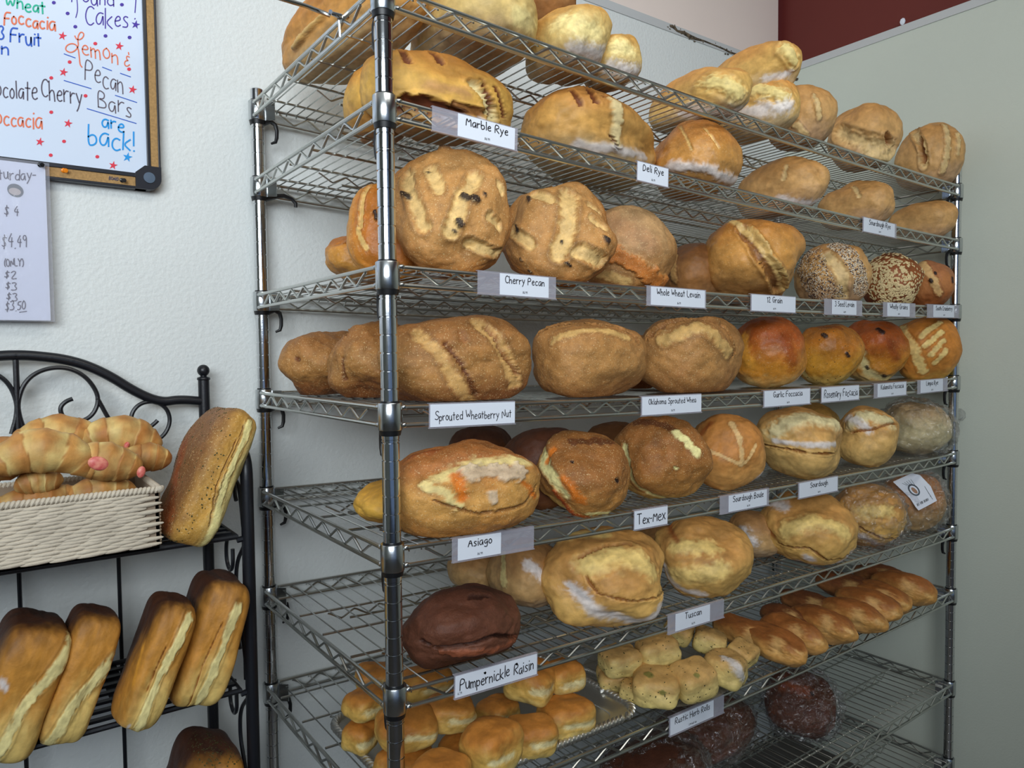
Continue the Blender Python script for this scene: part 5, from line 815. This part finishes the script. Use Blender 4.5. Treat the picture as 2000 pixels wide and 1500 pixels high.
# ---------------------------------------------------------------- croissants
def croissant(cx, cy, Y, lpx, tpx, bend, rot, label, seed, yaw=0., ham=(), drop=.0):
    p0 = onY(cx, cy, Y); dep = (np.array(p0)-CC) @ CF; k = dep/FPX; Ln = lpx*k; T = tpx*k/2
    nu, nv = 64, 26; off = seed*3.1; V = []; B = math.radians(max(bend, 1)); Rr = Ln/B
    for i in range(nu+1):
        t = i/nu; a = (t-.5)*B; c = np.array([Rr*math.sin(a), 0, Rr*math.cos(a)-Rr*(1+math.cos(B/2))/2]); tx = np.array([math.cos(a), 0, -math.sin(a)]); nz = np.array([math.sin(a), 0, math.cos(a)])
        e = abs(2*t-1); prof = (1-e**3)**.5*(1-.30*e); seg_ = (e*2.6+.25) % 1; ridge = 1+.10*(1-seg_)*(.4+e*.6)
        r = max(T*prof*ridge, .0006)
        for j in range(nv):
            b = 2*math.pi*j/nv; V.append(c+nz*r*math.cos(b)+np.array([0, 1, 0])*r*math.sin(b)*.9)
    V = np.array(V); nn = fbm(V*90+off, 3); V = V*(1+.03*nn[:, None])+.0; V += .009*np.stack([fbm(V*32+off+9*q, 3) for q in range(3)], 1)
    F = np.array([(i*nv+j, i*nv+(j+1) % nv, (i+1)*nv+(j+1) % nv, (i+1)*nv+j) for i in range(nu) for j in range(nv)])
    tt = np.repeat(np.arange(nu+1)/nu, nv); e = abs(2*tt-1); sg = (e*2.6+.25+.35*fbm(V*50+off+5, 2)) % 1
    top, side, bot, pale = [np.array(lin(c)) for c in STY['croissant']]
    kk = sstep(.15, .8, .9-sg*.7+.8*fbm(V*45+off, 3))[:, None]; col = pale*(1-kk)+side*kk; k2 = sstep(-.1, .35, fbm(V*38+off+3, 3)+.12)[:, None]; col = col*(1-.75*k2)+top*.9*.75*k2
    line = sstep(.10, .0, sg)[:, None]; col = col*(1-.3*line); col *= (1+.3*fbm(V*200+off, 2))[:, None]
    me = npmesh('croissant', V, F, C_fine, True, np.clip(col, .01, .95))
    o = obj('croissant', me, None, p0, (0, math.radians(rot), math.radians(yaw))); tag(o, label, 'croissant', 'croissants in the basket')
    for (hx, hz, sx, sz, ry) in ham:
        mb = MB(); mb.ell((hx*Ln, -T*.86, hz*T), (sx, .0035, sz), Matrix.Rotation(math.radians(ry), 4, 'Y'), 12, 8); h = mb.build('ham_slice', M_ham, o, local=True); h['label'] = 'pink ham showing through'
    return o
M_ham = mat('pink_ham', (206, 92, 88), .4, col2=(232, 150, 128), vscale=120)
croissant(10, 905, .34, 150, 84, 60, -12, 'croissant at the left edge of the photo, behind the large one', 1)
croissant(114, 862, .42, 165, 80, 70, 2, 'croissant standing highest at the back left of the basket', 2)
croissant(235, 862, .41, 155, 84, 60, 6, 'wide croissant at the back right with a red ham speck', 3, ham=((.04, -.1, .004, .006, 20),))
croissant(285, 895, .37, 95, 58, 20, 12, 'small pale croissant end by the right corner of the basket', 4)
croissant(70, 978, .33, 150, 60, 20, -4, 'low croissant along the basket rim at the left', 5)
croissant(196, 962, .33, 130, 58, 30, 0, 'low croissant just above the basket rim, middle', 6)
croissant(75, 945, .32, 85, 52, 60, -8, 'small golden croissant under the arch of the large one', 7)
croissant(84, 905, .295, 215, 84, 120, 6, 'large arched croissant at the front of the basket', 8)
croissant(208, 906, .30, 132, 76, 20, 14, 'ham croissant at the front right with pink ham in two openings', 9, ham=((-.14, .05, .014, .010, 8), (.44, -.1, .006, .009, 0)))
# ---------------------------------------------------------------- whiteboard
BY = .588; bxr = onY(283, 200, BY).x; bzb = onY(91, 318, BY).z; bxo = onY(310, 250, BY).x; bzo = bzb-.029; BXL = -1.25; BZT = 2.3
M_wb = mat('whiteboard_gloss', (214, 226, 244), .22, spec=.5); M_cork = mat('cork_strip', (178, 140, 88), .8, var=.25, vscale=300)
M_bf = mat('black_frame', (22, 24, 34), .35)
wbrd = empty('whiteboard', (bxo-.2, W, bzo)); tag(wbrd, 'whiteboard menu with coloured marker writing in a black and cork frame on the wall', 'whiteboard')
mb = MB(); mb.box((BXL, BY, bzb-.004), (bxr+.004, W-.002, BZT)); mb.build('board_panel', M_wb, wbrd, smooth=False)
w1 = (bxo-bxr)
for nm, m, x0, x1, d in (('inner_trim', M_bf, bxr, bxr+w1*.26, .008), ('cork_inlay', M_cork, bxr+w1*.26, bxr+w1*.84, .006), ('outer_trim', M_bf, bxr+w1*.84, bxo, .009)):
    q0, q1 = (x0-bxr)/w1*.029, (x1-bxr)/w1*.029
    mb = MB(); mb.box((x0, BY-d, bzb-.012), (x1, W-.001, BZT)); mb.box((BXL, BY-d, bzb-q1), (bxr-.002, W-.001, bzb-q0)); mb.build(nm, m, wbrd, smooth=False, bevel=.0008 if m is M_bf else 0)
mb = MB(); cx_, cz_ = bxo-.022, bzo+.022; Pc = [(cx_-.006, cz_+.022), (cx_-.022, cz_+.008), (cx_-.022, cz_-.022)]+[(cx_+.022*math.sin(a), cz_-.022*math.cos(a)) for a in np.linspace(0, math.pi/2, 9)]+[(cx_+.022, cz_+.022)]
k = len(Pc); mb.add([(x, BY-.012, z) for x, z in Pc]+[(x, W-.001, z) for x, z in Pc], [tuple(range(k))[::-1], tuple(range(k, 2*k))]+[(i, (i+1) % k, k+(i+1) % k, k+i) for i in range(k)])
mb.build('corner_cap', M_bf, wbrd, smooth=False)
mb = MB(); mb.lathe([(.0001, 0), (.010, 0), (.010, .0015), (.0001, .002)], (cx_+.001, BY-.012, cz_), 20, Matrix.Rotation(math.pi/2, 4, 'X')); mb.build('corner_disc', mat('grey_disc', (74, 92, 112), .5), wbrd)
inks = {'teal': (38, 184, 150), 'orange': (232, 120, 84), 'blue': (38, 92, 196), 'purple': (72, 48, 160), 'grey': (98, 88, 100), 'cyan': (14, 150, 226), 'red': (222, 48, 72), 'dark': (84, 76, 92)}
MI = {k: mat(k+'_marker', c, .6) for k, c in inks.items()}
def write(parent, Yp, text, x0, y0, x1, y1, h, ink, wpx=1.5, seed=1, rnd=1., sq=1.):
    st, tw = text_strokes(text, rnd, seed, 1.6, sq); mb = MB(); fx, fy = (x1-x0)/tw, (y1-y0)/tw; hs = h/10
    st = [[(x0+a*fx, y0+a*fy-b*hs) for a, b in s_] for s_ in st]
    ribbons(mb, st, lambda p: onY(p[0], p[1], Yp), wpx); return mb.build('writing', MI[ink], parent, smooth=False)
TY = BY-.0007
for a in (('Wheat', 10, 14, 88, 27, 24, 'teal', 1.6), ('Foccacia', 8, 47, 108, 58, 27, 'orange', 1.6), ('3', -4, 75, 8, 76, 26, 'blue', 1.6), ('Fruit', 20, 82, 80, 90, 26, 'blue', 1.6), ('on', -14, 101, 16, 105, 24, 'blue', 1.6),
          ('Pound', 140, 4, 222, 12, 26, 'purple', 1.1), ('Cakes', 166, 50, 250, 54, 36, 'purple', 1.1), ('!', 260, 34, 264, 35, 44, 'purple', 1.0), ('emon', 160, 104, 230, 124, 32, 'orange', 1.2), ('&', 241, 128, 253, 130, 28, 'orange', 1.1),
          ('Pecan', 166, 156, 240, 183, 38, 'grey', 1.1), ('Bars', 192, 207, 256, 229, 34, 'grey', 1.1), ('are', 199, 246, 242, 257, 28, 'cyan', 1.6), ('back!', 172, 284, 262, 296, 38, 'cyan', 1.6), ('ocolate', -8, 186, 73, 196, 36, 'dark', 1.2), ('Cherry', 80, 190, 160, 208, 36, 'dark', 1.2), ('occacia', -8, 240, 82, 252, 32, 'orange', 1.5)):
    t_, x0, y0, x1, y1, h_, k_, w_ = a; write(wbrd, TY, t_, x0, y0, x1, y1, h_, k_, w_, seed=len(t_))
def stroke(parent, Yp, pl, ink, wpx):
    mb = MB(); ribbons(mb, [chaikin(pl, 3)], lambda p: onY(p[0], p[1], Yp), wpx); return mb.build('marker_stroke', MI[ink], parent, smooth=False)
stroke(wbrd, TY, [(146, 70), (150, 78), (160, 76), (165, 66), (157, 61), (151, 74), (154, 92), (140, 104), (127, 98), (130, 88), (142, 84), (152, 90), (155, 112), (156, 126), (160, 131)], 'orange', 1.2)
for pl in (((125, 105), (147, 113)), ((200, 131), (218, 138)), ((235, 143), (255, 150)), ((125, 157), (178, 173)), ((225, 186), (267, 200)), ((170, 212), (266, 241))): stroke(wbrd, TY, list(pl), 'blue', .8)
stroke(wbrd, TY, [(150, -4), (152, 20), (148, 34)], 'purple', .9)
def star(x, y, r, ink):
    mb = MB(); V = [onY(x, y, TY)]+[onY(x+(r if i % 2 == 0 else r*.38)*math.sin(i*math.pi/5+.2), y-(r if i % 2 == 0 else r*.38)*math.cos(i*math.pi/5+.2), TY) for i in range(10)]
    mb.add(V, [(0, 1+i, 1+(i+1) % 10) for i in range(10)]); mb.build('drawn_star', MI[ink], wbrd, smooth=False)
for x, y in ((122, 70), (233, 90), (124, 141), (259, 175), (133, 241), (78, 277), (221, 323)): star(x, y, 9, 'red')
star(249, 307, 10, 'cyan'); star(265, 48, 9, 'purple')
mb = MB(); m2 = MB()
for L_, mm in ((((186, 85), (136, 121), (252, 135), (100, 152), (167, 187), (100, 219), (125, 276), (99, 303), (190, 306)), mb), (((105, 5), (132, 26), (147, 52), (206, 70), (253, 73), (238, 9)), m2)):
    for x, y in L_: V = [onY(x, y, TY)]+[onY(x+4*math.cos(i*.785), y+3.4*math.sin(i*.785), TY) for i in range(8)]; mm.add(V, [(0, 1+(i+1) % 8, 1+i) for i in range(8)])
mb.build('red_dots', MI['red'], wbrd, smooth=False); m2.build('purple_dots', MI['purple'], wbrd, smooth=False)
write(wbrd, BY-.0068, 'BOARD', 213, 350, 232, 353, 6, 'dark', .6)
# price sheet pinned over the board's lower left
PY = .572; sheet = MB(); a, b = onY(88, 323, PY), onY(84, 626, PY); sheet.box((a.x-.30, PY, b.z), (a.x, PY+.0008, a.z))
sh = sheet.build('price_sheet', mat('price_paper', (226, 230, 242), .5), None, smooth=False); tag(sh, 'handwritten price sheet in a clear sleeve pinned below the whiteboard', 'paper')
mb = MB(); mb.box((a.x-.31, PY-.0022, b.z-.002), (a.x+.006, PY-.0016, a.z+.004)); mb.build('clear_sleeve', film('clear_sleeve', (230, 232, 245), .88, .08), sh, smooth=False)
for t_, x0, y0, x1, y1, h_ in (('aturday-', -14, 352, 70, 350, 22), ('$ 4', 8, 420, 36, 422, 20), ('$4.49', 3, 486, 52, 482, 24), ('(ONLY)', 8, 520, 46, 520, 14), ('$2', 8, 545, 32, 543, 15), ('$3', 10, 566, 33, 566, 15), ('$3', 12, 587, 34, 587, 15), ('$3.50', 10, 609, 50, 604, 17)): write(sh, PY-.0008, t_, x0, y0, x1, y1, h_, 'dark', 1.0, seed=len(t_))
stroke(sh, PY-.0008, [(38, 610), (52, 608)], 'dark', .8)
mb = MB(); V = [onY(30, 372, PY-.0006)]+[onY(30+16*math.cos(i*.3142), 372+13*math.sin(i*.3142)+3*math.cos(i*.3142), PY-.0006) for i in range(20)]; mb.add(V, [(0, 1+(i+1) % 20, 1+i) for i in range(20)]); mb.build('oval_seal', mat('seal_grey', (98, 104, 108), .5), sh, smooth=False)
mb = MB(); V = [onY(29, 374, PY-.0009)]+[onY(29+12*math.cos(i*.3142), 374+7*math.sin(i*.3142)+2*math.cos(i*.3142), PY-.0009) for i in range(20)]; mb.add(V, [(0, 1+(i+1) % 20, 1+i) for i in range(20)]); mb.build('printed_loaf', mat('seal_loaf', (196, 184, 178), .5), sh, smooth=False)
def pin(x, y, col, label, Yp):
    c = onY(x, y, Yp); mb = MB(); Mr = Matrix.Rotation(math.radians(100), 4, 'X') @ Matrix.Rotation(.25, 4, 'Y')
    mb.lathe([(.0005, -.006), (.0005, 0), (.0042, .0), (.0042, .0015), (.0022, .003), (.0024, .0075), (.0038, .009), (.0038, .0105), (.0005, .011)], c, 14, Mr)
    o = mb.build('push_pin', mat('pin_'+col[0], col[1], .3)); tag(o, label, 'pin')
pin(78, 322, ('black', (24, 26, 30)), 'black push pin holding the corner of the price sheet', .571)
pin(124, 333, ('orange', (244, 140, 30)), 'orange push pin in the cork frame', .582); pin(238, 352, ('dark', (40, 42, 46)), 'dark push pin in the cork frame near the board corner', .582)
# ---------------------------------------------------------------- loaves standing on the iron rack
for (key, label, loc, r, rot, n, style, td, marks) in RACKB:
    SEEDN += 1
    me, Sp, P, nrm, scat = bread_mesh('pan_loaf', r, n, style, 1.0, .75, 0, marks, SEEDN, topdir=tuple(np.array(td)/np.linalg.norm(td)))
    o = obj('pan_loaf' if style == 'pan' else 'herb_focaccia', me, None, loc, [math.radians(a) for a in rot]); tag(o, label, 'bread', 'pan loaves on the iron rack' if style == 'pan' else None)
    for kind, d, wd in scat:
        ok = np.where(d < wd)[0]; ii = np.random.default_rng(4).choice(ok, min(170, len(ok)), replace=False); flakes('herb_flecks', P[ii], nrm[ii], .0022, FL_herb, o, .3, 9)
